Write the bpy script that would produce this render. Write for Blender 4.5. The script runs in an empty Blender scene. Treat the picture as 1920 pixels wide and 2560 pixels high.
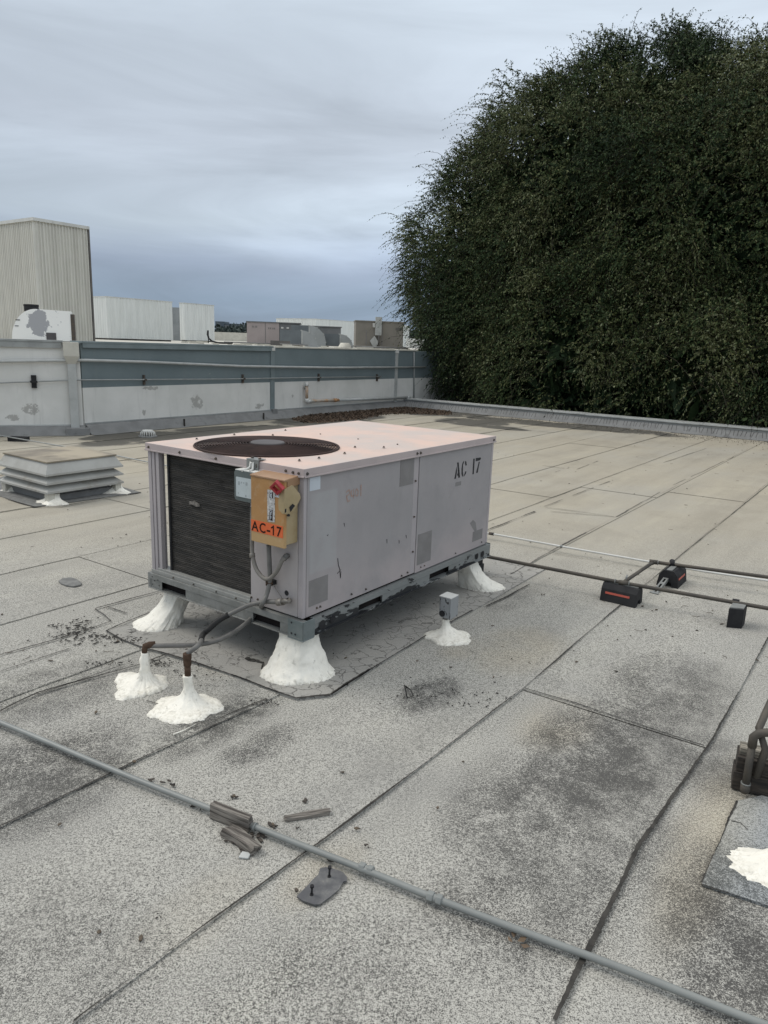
import bpy, math, random
import numpy as np
from mathutils import Vector, Matrix, noise as mnoise

random.seed(7)
rng = np.random.default_rng(11)
scene = bpy.context.scene
col = scene.collection

# ------------------------------------------------------------------ camera
F_PX, PITCH, ROLL, CAM_H = 1807.5, 0.2277, 0.0357, 1.62
_fw = Vector((0, math.cos(PITCH), -math.sin(PITCH)))
_up = Vector((0, math.sin(PITCH), math.cos(PITCH)))
_rt = Vector((1, 0, 0))
RT = _rt * math.cos(ROLL) + _up * math.sin(ROLL)
UP = -_rt * math.sin(ROLL) + _up * math.cos(ROLL)
CAM = Vector((0, 0, CAM_H))
cd = bpy.data.cameras.new('camera')
cam = bpy.data.objects.new('camera', cd)
col.objects.link(cam)
cam.matrix_world = Matrix.Translation(CAM) @ Matrix((RT, UP, -_fw)).transposed().to_4x4()
cd.sensor_fit = 'VERTICAL'
cd.sensor_height = 36
cd.lens = 36 * F_PX / 2560
cd.clip_end = 6000
scene.camera = cam

# ------------------------------------------------------------------ light
SUN_AZ = math.radians(-72)      # clockwise from +Y
SUN_EL = math.radians(48)
w = bpy.data.worlds.new('World')
scene.world = w
w.use_nodes = True
sd = bpy.data.lights.new('sun', 'SUN')
sd.energy = 1.2
sd.angle = math.radians(25)
sd.color = (1.0, 0.95, 0.88)
sun = bpy.data.objects.new('sun', sd)
col.objects.link(sun)
sdir = Vector((math.sin(SUN_AZ) * math.cos(SUN_EL), math.cos(SUN_AZ) * math.cos(SUN_EL), math.sin(SUN_EL)))
sun.rotation_euler = sdir.to_track_quat('Z', 'Y').to_euler()
scene.view_settings.view_transform = 'Standard'
scene.view_settings.look = 'None'
scene.view_settings.exposure = 0.28
scene.view_settings.gamma = 1.0
scene.view_settings.use_curve_mapping = False


# ------------------------------------------------------------------ node helper
class NT:
    def __init__(s, tree):
        s.t = tree
        s.n = tree.nodes
        s.l = tree.links

    def add(s, kind, **kw):
        nd = s.n.new(kind)
        ins = kw.pop('ins', {})
        for k, v in kw.items():
            setattr(nd, k, v)
        for k, v in ins.items():
            s.set(nd, k, v)
        return nd

    def set(s, nd, k, v):
        sock = nd.inputs[k]
        if isinstance(v, bpy.types.NodeSocket):
            s.l.new(v, sock)
        else:
            sock.default_value = v

    def m(s, op, a, b=0.0, c=None, clamp=False):
        nd = s.add('ShaderNodeMath', operation=op, use_clamp=clamp)
        s.set(nd, 0, a)
        s.set(nd, 1, b)
        if c is not None:
            s.set(nd, 2, c)
        return nd.outputs[0]

    def ramp(s, v, lo, hi, a=0.0, b=1.0):
        nd = s.add('ShaderNodeMapRange', interpolation_type='SMOOTHSTEP')
        s.set(nd, 0, v)
        for i, x in zip((1, 2, 3, 4), (lo, hi, a, b)):
            s.set(nd, i, x)
        return nd.outputs[0]

    def noise(s, vec, scale, detail=4, rough=0.55, dist=0.0):
        nd = s.add('ShaderNodeTexNoise', ins={'Vector': vec, 'Scale': scale, 'Detail': detail, 'Roughness': rough, 'Distortion': dist})
        return nd.outputs[0]

    def mix(s, f, a, b, blend='MIX'):
        nd = s.add('ShaderNodeMix', data_type='RGBA', blend_type=blend)
        s.set(nd, 0, f)
        for i, v in ((6, a), (7, b)):
            if isinstance(v, (tuple, list)) and len(v) == 3:
                v = (*v, 1)
            s.set(nd, i, v)
        return nd.outputs[2]

    def mapping(s, vec, rot=(0, 0, 0), scale=(1, 1, 1), loc=(0, 0, 0)):
        nd = s.add('ShaderNodeMapping', ins={'Vector': vec, 'Rotation': rot, 'Scale': scale, 'Location': loc})
        return nd.outputs[0]

    def sep(s, vec):
        nd = s.add('ShaderNodeSeparateXYZ', ins={0: vec})
        return nd.outputs

    def blob(s, x, y, cx, cy, rx, ry):
        a = s.m('MULTIPLY', s.m('SUBTRACT', x, cx), 1 / rx)
        b = s.m('MULTIPLY', s.m('SUBTRACT', y, cy), 1 / ry)
        d = s.m('ADD', s.m('MULTIPLY', a, a), s.m('MULTIPLY', b, b))
        return s.ramp(d, 0.0, 1.0, 1.0, 0.0)


def new_mat(name):
    m = bpy.data.materials.new(name)
    m.use_nodes = True
    t = NT(m.node_tree)
    b = m.node_tree.nodes['Principled BSDF']
    return m, t, b


def bump(t, b, h, strength=0.3, dist=0.01):
    nd = t.add('ShaderNodeBump', ins={'Strength': strength, 'Distance': dist, 'Height': h})
    t.l.new(nd.outputs[0], b.inputs['Normal'])


def paint(name, c1, c2=None, scale=3.0, rough=0.6, metal=0.0, bs=0.15, dirt=None, dscale=6.0, dlo=0.55, dhi=0.75, damt=0.7,
          stretch=(1, 1, 1), fine=80.0, emit=None):
    m, t, b = new_mat(name)
    c2 = c2 or tuple(x * 0.85 for x in c1)
    co = t.add('ShaderNodeTexCoord').outputs['Object']
    v = t.mapping(co, scale=stretch)
    n = t.noise(v, scale, 5, 0.6)
    c = t.mix(t.ramp(n, 0.35, 0.65), c1, c2)
    if dirt:
        d = t.noise(v, dscale, 8, 0.68)
        c = t.mix(t.m('MULTIPLY', t.ramp(d, dlo, dhi), damt), c, dirt)
    nf = t.noise(v, fine, 3, 0.6)
    c = t.mix(0.25, c, t.mix(nf, (0.0, 0.0, 0.0), (1.9, 1.9, 1.9)), 'MULTIPLY') if False else c
    t.l.new(c, b.inputs['Base Color'])
    b.inputs['Roughness'].default_value = rough
    b.inputs['Metallic'].default_value = metal
    if max(c1) < .06:
        b.inputs['Specular IOR Level'].default_value = .15
    bump(t, b, nf, bs, 0.004)
    return m


# ------------------------------------------------------------------ sky
def make_world():
    t = NT(w.node_tree)
    bg = w.node_tree.nodes['Background']
    g = t.add('ShaderNodeTexCoord').outputs['Generated']
    x, y, z = t.sep(g)
    v1 = t.mapping(g, scale=(1.0, 1.0, 3.2), rot=(0.05, 0.12, 0))
    n1 = t.noise(v1, 1.9, 6, 0.52, 0.3)
    v2 = t.mapping(g, scale=(1.0, 1.0, 6.0), loc=(3.1, 1.7, 0.4), rot=(0.03, 0.06, 0))
    n2 = t.noise(v2, 2.2, 7, 0.55, 0.6)
    zz = t.m('ADD', z, t.m('MULTIPLY', t.m('SUBTRACT', n1, 0.5), 0.10))
    r = t.add('ShaderNodeValToRGB', ins={0: zz})
    e = r.color_ramp.elements
    stops = [(0.0, (0.20, 0.26, 0.345)), (0.05, (0.21, 0.275, 0.365)), (0.10, (0.27, 0.325, 0.42)), (0.16, (0.375, 0.432, 0.495)),
             (0.24, (0.405, 0.452, 0.515)), (0.38, (0.50, 0.565, 0.635)), (0.54, (0.62, 0.695, 0.765)), (0.75, (0.80, 0.82, 0.84)), (1.0, (0.95, 0.95, 0.94))]
    while len(e) < len(stops):
        e.new(0.5)
    for k, (p, c) in enumerate(stops):
        e[k].position = p
        e[k].color = (*c, 1)
    c = r.outputs[0]
    # streaks of brighter and darker cloud low down
    low = t.ramp(z, 0.05, 0.5, 1.0, 0.40)
    f = t.m('MULTIPLY', t.m('SUBTRACT', n2, 0.5), low)
    gain = t.m('ADD', 1.0, t.m('MULTIPLY', f, 1.05))
    # broad left to right brightening
    side = t.ramp(x, -0.6, 0.6, 0.88, 1.10)
    gain = t.m('MULTIPLY', gain, side)
    # lighter break in the cloud low in the middle
    a = t.m('MULTIPLY', t.m('SUBTRACT', x, -0.02), 3.2)
    b = t.m('MULTIPLY', t.m('SUBTRACT', zz, 0.155), 16.0)
    d = t.m('ADD', t.m('MULTIPLY', a, a), t.m('MULTIPLY', b, b))
    patch = t.m('MULTIPLY', t.ramp(d, 0, 1, 1, 0), t.ramp(n2, 0.35, 0.65, 0.4, 1.0))
    gain = t.m('ADD', gain, t.m('MULTIPLY', patch, 0.22))
    c = t.mix(1.0, c, t.add('ShaderNodeCombineColor', ins={0: gain, 1: gain, 2: gain}).outputs[0], 'MULTIPLY')
    sky = t.add('ShaderNodeTexSky', sky_type='NISHITA')
    sky.sun_disc = False
    sky.sun_elevation = SUN_EL
    sky.sun_rotation = SUN_AZ
    s = t.add('ShaderNodeVectorMath', operation='SCALE', ins={0: sky.outputs[0]})
    s.inputs['Scale'].default_value = 0.07
    c = t.mix(0.93, s.outputs[0], c)
    t.l.new(c, bg.inputs[0])
    bg.inputs[1].default_value = 1.18


make_world()


# ------------------------------------------------------------------ pixel to world (measured positions of the photograph)
def ray(u, v):
    return _fw + RT * ((u - 960) / F_PX) + UP * ((1280 - v) / F_PX)


def at(u, v, z=0.0):            # point on the horizontal plane z
    d = ray(u, v)
    return CAM + d * ((z - CAM_H) / d.z)


def aty(u, v, y):               # point at depth y
    d = ray(u, v)
    return CAM + d * (y / d.y)


def onp(u, v, P, n):            # point on a plane
    d = ray(u, v)
    return CAM + d * ((Vector(P) - CAM).dot(n) / d.dot(n))


CR = {1: (0, 520, 560 / 1659), 2: (500, 760, 600 / 1659), 3: (360, 1030, 460 / 1659), 4: (560, 1160, 240 / 1327), 5: (740, 1040, 520 / 1659),
      6: (0, 1080, 420 / 1659), 7: (1180, 1280, 740 / 1659), 8: (240, 1440, 640 / 1659), 9: (460, 1960, 540 / 1659), 10: (1680, 1740, 240 / 983),
      12: (1000, 1450, 250 / 1659), 0: (0, 0, 1920 / 1659), 13: (0, 1420, 420 / 1659)}


def c(n, x, y):
    a, b, s = CR[n]
    return a + x * s, b + y * s


YAW = 0.9552
A = Vector((math.cos(YAW), math.sin(YAW), 0))
B = Vector((-math.sin(YAW), math.cos(YAW), 0))
Z = Vector((0, 0, 1))
N0 = Vector((-.374, 3.2795, 0))


def ST(s, t, z=0.0):
    return A * s + B * t + Z * z


# ------------------------------------------------------------------ mesh builder
FR = {}


class MB:
    def __init__(s):
        s.v, s.f, s.sm = [], [], []

    def add(s, vs, fs, smooth=False):
        o = len(s.v)
        s.v += [tuple(p) for p in vs]
        s.f += [tuple(i + o for i in f) for f in fs]
        s.sm += [smooth] * len(fs)
        return s

    def box(s, x0, x1, y0, y1, z0, z1):
        vs = [(x, y, z) for x in (x0, x1) for y in (y0, y1) for z in (z0, z1)]
        return s.add(vs, [(0, 1, 3, 2), (4, 6, 7, 5), (0, 4, 5, 1), (2, 3, 7, 6), (0, 2, 6, 4), (1, 5, 7, 3)])

    def hexa(s, p):  # 8 points, bottom 4 ccw then top 4
        return s.add(p, [(3, 2, 1, 0), (4, 5, 6, 7), (0, 1, 5, 4), (1, 2, 6, 5), (2, 3, 7, 6), (3, 0, 4, 7)])

    def obox(s, o, ax, ay, az, lx, ly, lz):
        o = Vector(o)
        b = [o, o + ax * lx, o + ax * lx + ay * ly, o + ay * ly]
        return s.hexa(b + [p + az * lz for p in b])

    def prism(s, pts, off):   # polygon pts (3d) extruded by off
        n = len(pts)
        off = Vector(off)
        p = [Vector(q) for q in pts]
        return s.add(p + [q + off for q in p], [tuple(range(n))[::-1], tuple(range(n, 2 * n))] + [(i, (i + 1) % n, n + (i + 1) % n, n + i) for i in range(n)])

    def tube(s, pts, r, n=10, caps=True, smooth=True):
        pts = [Vector(p) for p in pts]
        R = r if isinstance(r, (list, tuple)) else [r] * len(pts)
        vs, fs = [], []
        ref = None
        for i, p in enumerate(pts):
            d = (pts[min(i + 1, len(pts) - 1)] - pts[max(i - 1, 0)]).normalized()
            if ref is None:
                ref = d.cross(Z if abs(d.z) < .9 else Vector((1, 0, 0))).normalized()
            ref = (ref - d * ref.dot(d)).normalized()
            q = d.cross(ref)
            for k in range(n):
                a = 2 * math.pi * k / n
                vs.append(p + (ref * math.cos(a) + q * math.sin(a)) * R[i])
        for i in range(len(pts) - 1):
            for k in range(n):
                fs.append((i * n + k, i * n + (k + 1) % n, (i + 1) * n + (k + 1) % n, (i + 1) * n + k))
        s.add(vs, fs, smooth)
        if caps:
            o = len(s.v) - len(vs)
            s.f += [tuple(o + k for k in range(n))[::-1], tuple(o + (len(pts) - 1) * n + k for k in range(n))]
            s.sm += [False, False]
        return s

    def cyl(s, p, q, r, n=16):
        return s.tube([p, q], r, n)

    def disc(s, cn, ax, ay, r, n=24):
        return s.add([Vector(cn) + ax * r * math.cos(2 * math.pi * k / n) + ay * r * math.sin(2 * math.pi * k / n) for k in range(n)], [tuple(range(n))])

    def build(s, name, mat, parent=None, local=False, bev=0.0, at_=None, **props):
        me = bpy.data.meshes.new(name)
        V = np.array(s.v, dtype=float)
        if parent is not None:
            M = FR[parent.name]
            if not local:
                Mi = np.array(M.inverted())
                V = V @ Mi[:3, :3].T + Mi[:3, 3]
        elif at_ is not None:
            V = V - np.array(at_)
        me.from_pydata(V.tolist(), [], s.f)
        me.polygons.foreach_set('use_smooth', s.sm)
        me.materials.append(mat)
        me.update()
        o = bpy.data.objects.new(name, me)
        col.objects.link(o)
        if parent is not None:
            o.parent = parent
            FR[o.name] = FR[parent.name]
        elif at_ is not None:
            o.location = at_
        if parent is None:
            FR[o.name] = Matrix.Translation(Vector(at_) if at_ is not None else Vector((0, 0, 0)))
        if bev:
            md = o.modifiers.new('edge', 'BEVEL')
            md.width = bev
            md.segments = 2
            md.limit_method = 'ANGLE'
        for k, v in props.items():
            o[k] = v
        return o


def thing(name, label, cat, loc, rz=0.0, group=None):
    o = bpy.data.objects.new(name, None)
    o.empty_display_size = 0.1
    o.location = loc
    o.rotation_euler = (0, 0, rz)
    col.objects.link(o)
    FR[o.name] = Matrix.Translation(Vector(loc)) @ Matrix.Rotation(rz, 4, 'Z')
    o['label'] = label
    o['category'] = cat
    if group:
        o['group'] = group
    return o


def tag(o, label, cat, group=None):
    o['label'] = label
    o['category'] = cat
    if group:
        o['group'] = group
    return o


def spline(pts, n=8):
    pts = [Vector(p) for p in pts]
    P = [pts[0] * 2 - pts[1]] + pts + [pts[-1] * 2 - pts[-2]]
    out = []
    for i in range(1, len(P) - 2):
        for k in range(n):
            t = k / n
            a, b, c_, d = P[i - 1:i + 3]
            out.append(0.5 * ((2 * b) + (c_ - a) * t + (2 * a - 5 * b + 4 * c_ - d) * t * t + (3 * b - a - 3 * c_ + d) * t ** 3))
    out.append(pts[-1])
    return out


def text_mesh(body, size, o, ax, ay, off, mb, bold=0.0, shear=0.0, sx=1.0, centre=False):
    cu = bpy.data.curves.new('txt', 'FONT')
    cu.body = body
    cu.size = size
    cu.offset = bold
    cu.shear = shear
    cu.extrude = 0.0
    cu.resolution_u = 3
    if centre:
        cu.align_x = 'CENTER'
    ob = bpy.data.objects.new('txt', cu)
    col.objects.link(ob)
    dg = bpy.context.evaluated_depsgraph_get()
    me = bpy.data.meshes.new_from_object(ob.evaluated_get(dg))
    az = Vector(ax).cross(Vector(ay))
    o = Vector(o)
    vs = [o + Vector(ax) * v.co.x * sx + Vector(ay) * v.co.y + az * off for v in me.vertices]
    mb.add(vs, [tuple(p.vertices) for p in me.polygons])
    bpy.data.objects.remove(ob)
    bpy.data.curves.remove(cu)
    bpy.data.meshes.remove(me)
    return mb


# ------------------------------------------------------------------ roof membrane material
SEAM0, PITCHT = 0.46, 0.872


def membrane_mat(name='mineral_membrane', blue=False):
    m, t, b = new_mat(name)
    geo = t.add('ShaderNodeNewGeometry').outputs['Position']
    rot = t.mapping(geo, rot=(0, 0, -YAW))
    s_, t_, _ = t.sep(rot)
    px, py, _z = t.sep(geo)
    # granules
    g1 = t.noise(geo, 230, 3, 0.72)
    g2 = t.noise(geo, 105, 3, 0.7)
    g3 = t.noise(geo, 420, 1, 0.5)
    gr = t.m('ADD', t.m('ADD', t.m('MULTIPLY', g1, 0.5), t.m('MULTIPLY', g2, 0.3)), t.m('MULTIPLY', g3, 0.2))
    big = t.noise(rot, 0.55, 6, 0.6)
    mid = t.noise(rot, 2.6, 7, 0.65)
    streak = t.noise(t.mapping(rot, scale=(0.35, 2.6, 1)), 1.0, 5, 0.6)
    # grime blobs: (s, t, rs, rt, strength)
    bl = [(at(*c(0, 1300, 1640)), .62, .30, 1.0), (at(*c(0, 1160, 1740)), .45, .28, .75), (at(*c(0, 1440, 1500)), .55, .30, .6),
          (at(*c(0, 60, 1690)), .42, .30, .95), (at(*c(0, 470, 1560)), .35, .16, .9), (at(*c(0, 930, 1500)), .22, .12, .85),
          (at(*c(0, 1130, 1930)), .35, .25, .55), (at(*c(0, 1560, 1960)), .35, .22, .75), (at(*c(0, 1640, 2120)), .25, .2, .95),
          (at(*c(0, 560, 1610)), .22, .10, .6), (at(*c(0, 90, 1500)), .45, .25, .5), (at(*c(0, 1500, 1640)), .3, .25, .6),
          (at(*c(0, 700, 2150)), .3, .3, .3), (at(*c(0, 60, 2080)), .3, .4, .3), (at(*c(0, 1330, 1850)), .5, .2, .5),
          (at(*c(0, 1080, 1290)), .3, .2, .35)]
    gs = None
    for p, rs, rt, k in bl:
        q = t.m('MULTIPLY', t.blob(s_, t_, p.dot(A), p.dot(B), rs * 1.25, rt * 1.3), k)
        gs = q if gs is None else t.m('MAXIMUM', gs, q)
    grime = t.m('MULTIPLY', t.m('ADD', gs, t.ramp(mid, 0.5, 0.8, 0.0, 0.30)), t.ramp(t.noise(rot, 6, 9, 0.8), 0.30, 0.68, 0.1, 1.0))
    # distance to the nearest side lap
    wob = t.m('MULTIPLY', t.m('SUBTRACT', t.noise(rot, 9, 3, 0.6), 0.5), 0.012)
    tt = t.m('ADD', t.m('SUBTRACT', t_, SEAM0), wob)
    k = t.m('SUBTRACT', tt, t.m('MULTIPLY', t.m('ROUND', t.m('DIVIDE', tt, PITCHT)), PITCHT))
    ad = t.m('ABSOLUTE', t.m('ADD', k, 0.008))
    rag = t.noise(geo, 45, 6, 0.8)
    near_s3 = t.ramp(t.m('ABSOLUTE', t.m('SUBTRACT', t_, SEAM0)), 0.1, 0.3, 1.0, 0.0)
    wdt = t.m('ADD', 0.004, t.m('MULTIPLY', t.ramp(t.noise(rot, 1.6, 3, 0.5), 0.45, 0.7), 0.006))
    wdt = t.m('MULTIPLY', wdt, t.ramp(rag, 0.33, 0.62, 0.2, 1.9))
    bleed = t.m('MULTIPLY', t.ramp(t.m('DIVIDE', ad, wdt), 0.5, 1.2, 1.0, 0.0), t.m('MULTIPLY', t.ramp(s_, 5.5, 6.5, 0.0, 0.4), t.ramp(t.noise(rot, .9, 3, .6), .42, .6)))
    fringe = t.m('MULTIPLY', t.ramp(ad, 0.0, 0.04, 0.15, 0.0), t.ramp(s_, 5.0, 6.5))
    # colour
    thr = t.m('ADD', gr, t.m('MULTIPLY', t.m('ADD', grime, fringe), -0.145))
    thr = t.m('ADD', thr, t.m('MULTIPLY', t.m('SUBTRACT', mid, 0.5), 0.05))
    light, dark = ((0.475, 0.462, 0.418), (0.068, 0.066, 0.062)) if not blue else ((0.40, 0.415, 0.415), (0.075, 0.08, 0.08))
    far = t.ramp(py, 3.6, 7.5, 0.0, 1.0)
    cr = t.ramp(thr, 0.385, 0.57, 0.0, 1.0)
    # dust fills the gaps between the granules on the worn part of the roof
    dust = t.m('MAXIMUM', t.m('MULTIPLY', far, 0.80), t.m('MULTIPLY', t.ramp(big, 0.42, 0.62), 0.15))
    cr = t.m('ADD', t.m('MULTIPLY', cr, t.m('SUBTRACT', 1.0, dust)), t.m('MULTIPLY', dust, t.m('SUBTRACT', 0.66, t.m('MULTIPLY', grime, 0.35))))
    base = t.mix(cr, dark, light)
    # beige dust
    bl2 = [(at(*c(0, 1120, 1400)), .5, .3, .7), (at(*c(0, 1200, 1560)), .35, .22, .6), (at(*c(0, 1540, 1800)), .8, .16, .8),
           (at(*c(0, 700, 1880)), .25, .12, .5), (at(*c(0, 520, 1420)), .3, .2, .5), (at(*c(0, 1000, 1400)), .25, .15, .6), (at(*c(0, 420, 1980)), .3, .15, .3)]
    oc = None
    for p, rs, rt, kk in bl2:
        q = t.m('MULTIPLY', t.blob(s_, t_, p.dot(A), p.dot(B), rs, rt), kk)
        oc = q if oc is None else t.m('MAXIMUM', oc, q)
    oc = t.m('MULTIPLY', oc, t.ramp(mid, 0.3, 0.6, 0.4, 1.0))
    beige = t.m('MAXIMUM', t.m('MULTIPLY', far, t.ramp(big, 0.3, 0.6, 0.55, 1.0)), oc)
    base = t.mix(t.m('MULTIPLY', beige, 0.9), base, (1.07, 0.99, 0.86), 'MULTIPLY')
    # paler and darker bands running with the rolls, far part of the roof
    base = t.mix(t.m('MULTIPLY', t.ramp(streak, 0.5, 0.68), 0.35), base, (1.25, 1.25, 1.2), 'MULTIPLY')
    base = t.mix(t.m('MULTIPLY', t.ramp(streak, 0.5, 0.32), 0.35), base, (0.72, 0.72, 0.72), 'MULTIPLY')
    base = t.mix(t.m('MULTIPLY', t.ramp(t.noise(rot, 1.1, 5, 0.6), 0.5, 0.65), 0.35), base, (0.74, 0.75, 0.78), 'MULTIPLY')
    # standing water marks: near the drain, along the wall and along the low kerb
    wx = None
    for p, rs, rt, kk in [(at(500, 1085), 3.2, 1.0, 1.0), (at(330, 1090), 1.3, .55, 1.1), (at(820, 1050), 2.5, 1.2, .9), (at(1180, 1056), 1.2, 1.2, 1.0),
                          (at(1230, 1068), .5, 1.2, .9), (at(1500, 1072), .8, 2.6, .95), (at(1330, 1058), .8, 2.6, 1.0), (at(1100, 1030), 2., 2., .9)]:
        q = t.m('MULTIPLY', t.blob(s_, t_, p.dot(A), p.dot(B), rs, rt), kk)
        wx = q if wx is None else t.m('MAXIMUM', wx, q)
    wn = t.noise(t.mapping(rot, scale=(1, 1, 1)), 1.3, 8, 0.65)
    wet = t.ramp(t.m('MULTIPLY', wx, t.ramp(wn, 0.30, 0.62, 0.55, 1.25)), 0.42, 0.70)
    base = t.mix(t.m('MULTIPLY', wet, 0.82), base, (0.045, 0.045, 0.042))
    base = t.mix(bleed, base, (0.045, 0.043, 0.04))
    t.l.new(base, b.inputs['Base Color'])
    b.inputs['Roughness'].default_value = 0.92
    b.inputs['Specular IOR Level'].default_value = 0.25
    bump(t, b, gr, 0.5, 0.004)
    return m


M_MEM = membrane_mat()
M_TAR = paint('bitumen', (0.035, 0.033, 0.030), (0.06, 0.056, 0.05), 20, 0.75, bs=0.6, fine=150)
M_CONC = paint('far_ground', (0.12, 0.12, 0.11), (0.09, 0.10, 0.07), 0.05, 0.9)


def pad_mat():
    m, t, b = new_mat('cracked_flood_coat')
    geo = t.add('ShaderNodeNewGeometry').outputs['Position']
    n = t.add('ShaderNodeTexNoise', ins={'Vector': geo, 'Scale': 9.0, 'Detail': 6.0})
    vm = t.add('ShaderNodeVectorMath', operation='SCALE', ins={0: n.outputs[1]})
    vm.inputs['Scale'].default_value = 0.16
    v = t.add('ShaderNodeVectorMath', operation='ADD', ins={0: geo, 1: vm.outputs[0]}).outputs[0]
    e1 = t.add('ShaderNodeTexVoronoi', feature='DISTANCE_TO_EDGE', ins={'Vector': v, 'Scale': 10.0}).outputs['Distance']
    e2 = t.add('ShaderNodeTexVoronoi', feature='DISTANCE_TO_EDGE', ins={'Vector': v, 'Scale': 22.0}).outputs['Distance']
    msk = t.noise(geo, 3.2, 4, 0.6)
    rot = t.mapping(geo, rot=(0, 0, -YAW))
    s_, t_, _ = t.sep(rot)
    edge = t.ramp(t_, 2.0, 2.35, 1.0, 0.0)
    sel = t.ramp(t.noise(geo, 11, 4, .7), .42, .55)
    w1 = t.m('SUBTRACT', t.m('ADD', t.m('MULTIPLY', t.ramp(msk, 0.38, 0.58, 0.0, 0.022), sel), t.m('MULTIPLY', edge, 0.018)), .002)
    w2 = t.m('SUBTRACT', t.m('MULTIPLY', t.ramp(msk, 0.48, 0.64, 0.0, 0.035), sel), .004)
    c1 = t.ramp(t.m('SUBTRACT', e1, w1), -0.008, 0.010, 1.0, 0.0)
    c2 = t.ramp(t.m('SUBTRACT', e2, w2), -0.012, 0.010, 0.6, 0.0)
    cr = t.m('MAXIMUM', c1, c2)
    g = t.noise(geo, 200, 2, 0.6)
    md = t.noise(geo, 4, 6, 0.6)
    base = t.mix(md, (0.325, 0.31, 0.275), (0.285, 0.28, 0.265))
    base = t.mix(0.5, base, t.mix(g, (0.35, 0.35, 0.35), (1.65, 1.65, 1.65)), 'MULTIPLY')
    base = t.mix(t.m('MULTIPLY', cr, 0.62), base, (0.05, 0.045, 0.04))
    t.l.new(base, b.inputs['Base Color'])
    b.inputs['Roughness'].default_value = 0.9
    h = t.m('SUBTRACT', t.m('MULTIPLY', g, 0.15), cr)
    bump(t, b, h, 0.7, 0.006)
    return m


# ------------------------------------------------------------------ ground and roof
o = MB().add([(-3000, -500, -6.5), (3000, -500, -6.5), (3000, 5000, -6.5), (-3000, 5000, -6.5)], [(0, 1, 2, 3)]).build('ground', M_CONC, None)
o['kind'] = 'structure'

# wall geometry lines
PW = Vector((-4.98, 11.9, 0))                 # joint of the two wall sections
DL = Vector((math.cos(.40), math.sin(.40), 0))
NL = Vector((-DL.y, DL.x, 0))                  # away from us
PK = PW + A * 9.45                             # corner where the low kerb starts
KD = -B                                        # direction of the low kerb

roof = MB()
deck = [PW - DL * 9 , PW, PK, PK + KD * 20, PK + KD * 20 - A * 24, PW - DL * 9 - A * 16]
roof.prism([(p.x, p.y, -0.35) for p in deck], (0, 0, 0.345))
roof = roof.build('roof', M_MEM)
roof['kind'] = 'structure'


def clip_poly(P, a, n):       # keep points with (p-a).n <= 0
    out = []
    for i in range(len(P)):
        p, q = P[i], P[(i + 1) % len(P)]
        dp, dq = (p - a).dot(n), (q - a).dot(n)
        if dp <= 0:
            out.append(p)
        if dp * dq < 0:
            out.append(p + (q - p) * (dp / (dp - dq)))
    return out


# one roll of membrane after the other, each lapped 4 mm over its neighbour, cut into lengths
NB = B                                            # beyond the long wall
def _st(*q):
    p = at(*c(0, *q))
    return (p.dot(A), p.dot(B))


MEAS = {1: [_st(160, 2212), _st(640, 1860), _st(705, 1815), _st(1130, 1490), _st(1312, 1333), _st(1460, 1210), _st(1659, 1048)],
        0: [_st(1200, 2212), _st(1250, 2100), _st(1380, 1830), _st(1540, 1600), _st(1659, 1380)],
        2: [_st(0, 1790), _st(350, 1620), _st(540, 1535)]}


def tseam(i, s):
    if i in MEAS:
        q = MEAS[i]
        return float(np.interp(s, [a[0] for a in q], [a[1] for a in q]))
    return SEAM0 + i * PITCHT


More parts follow.
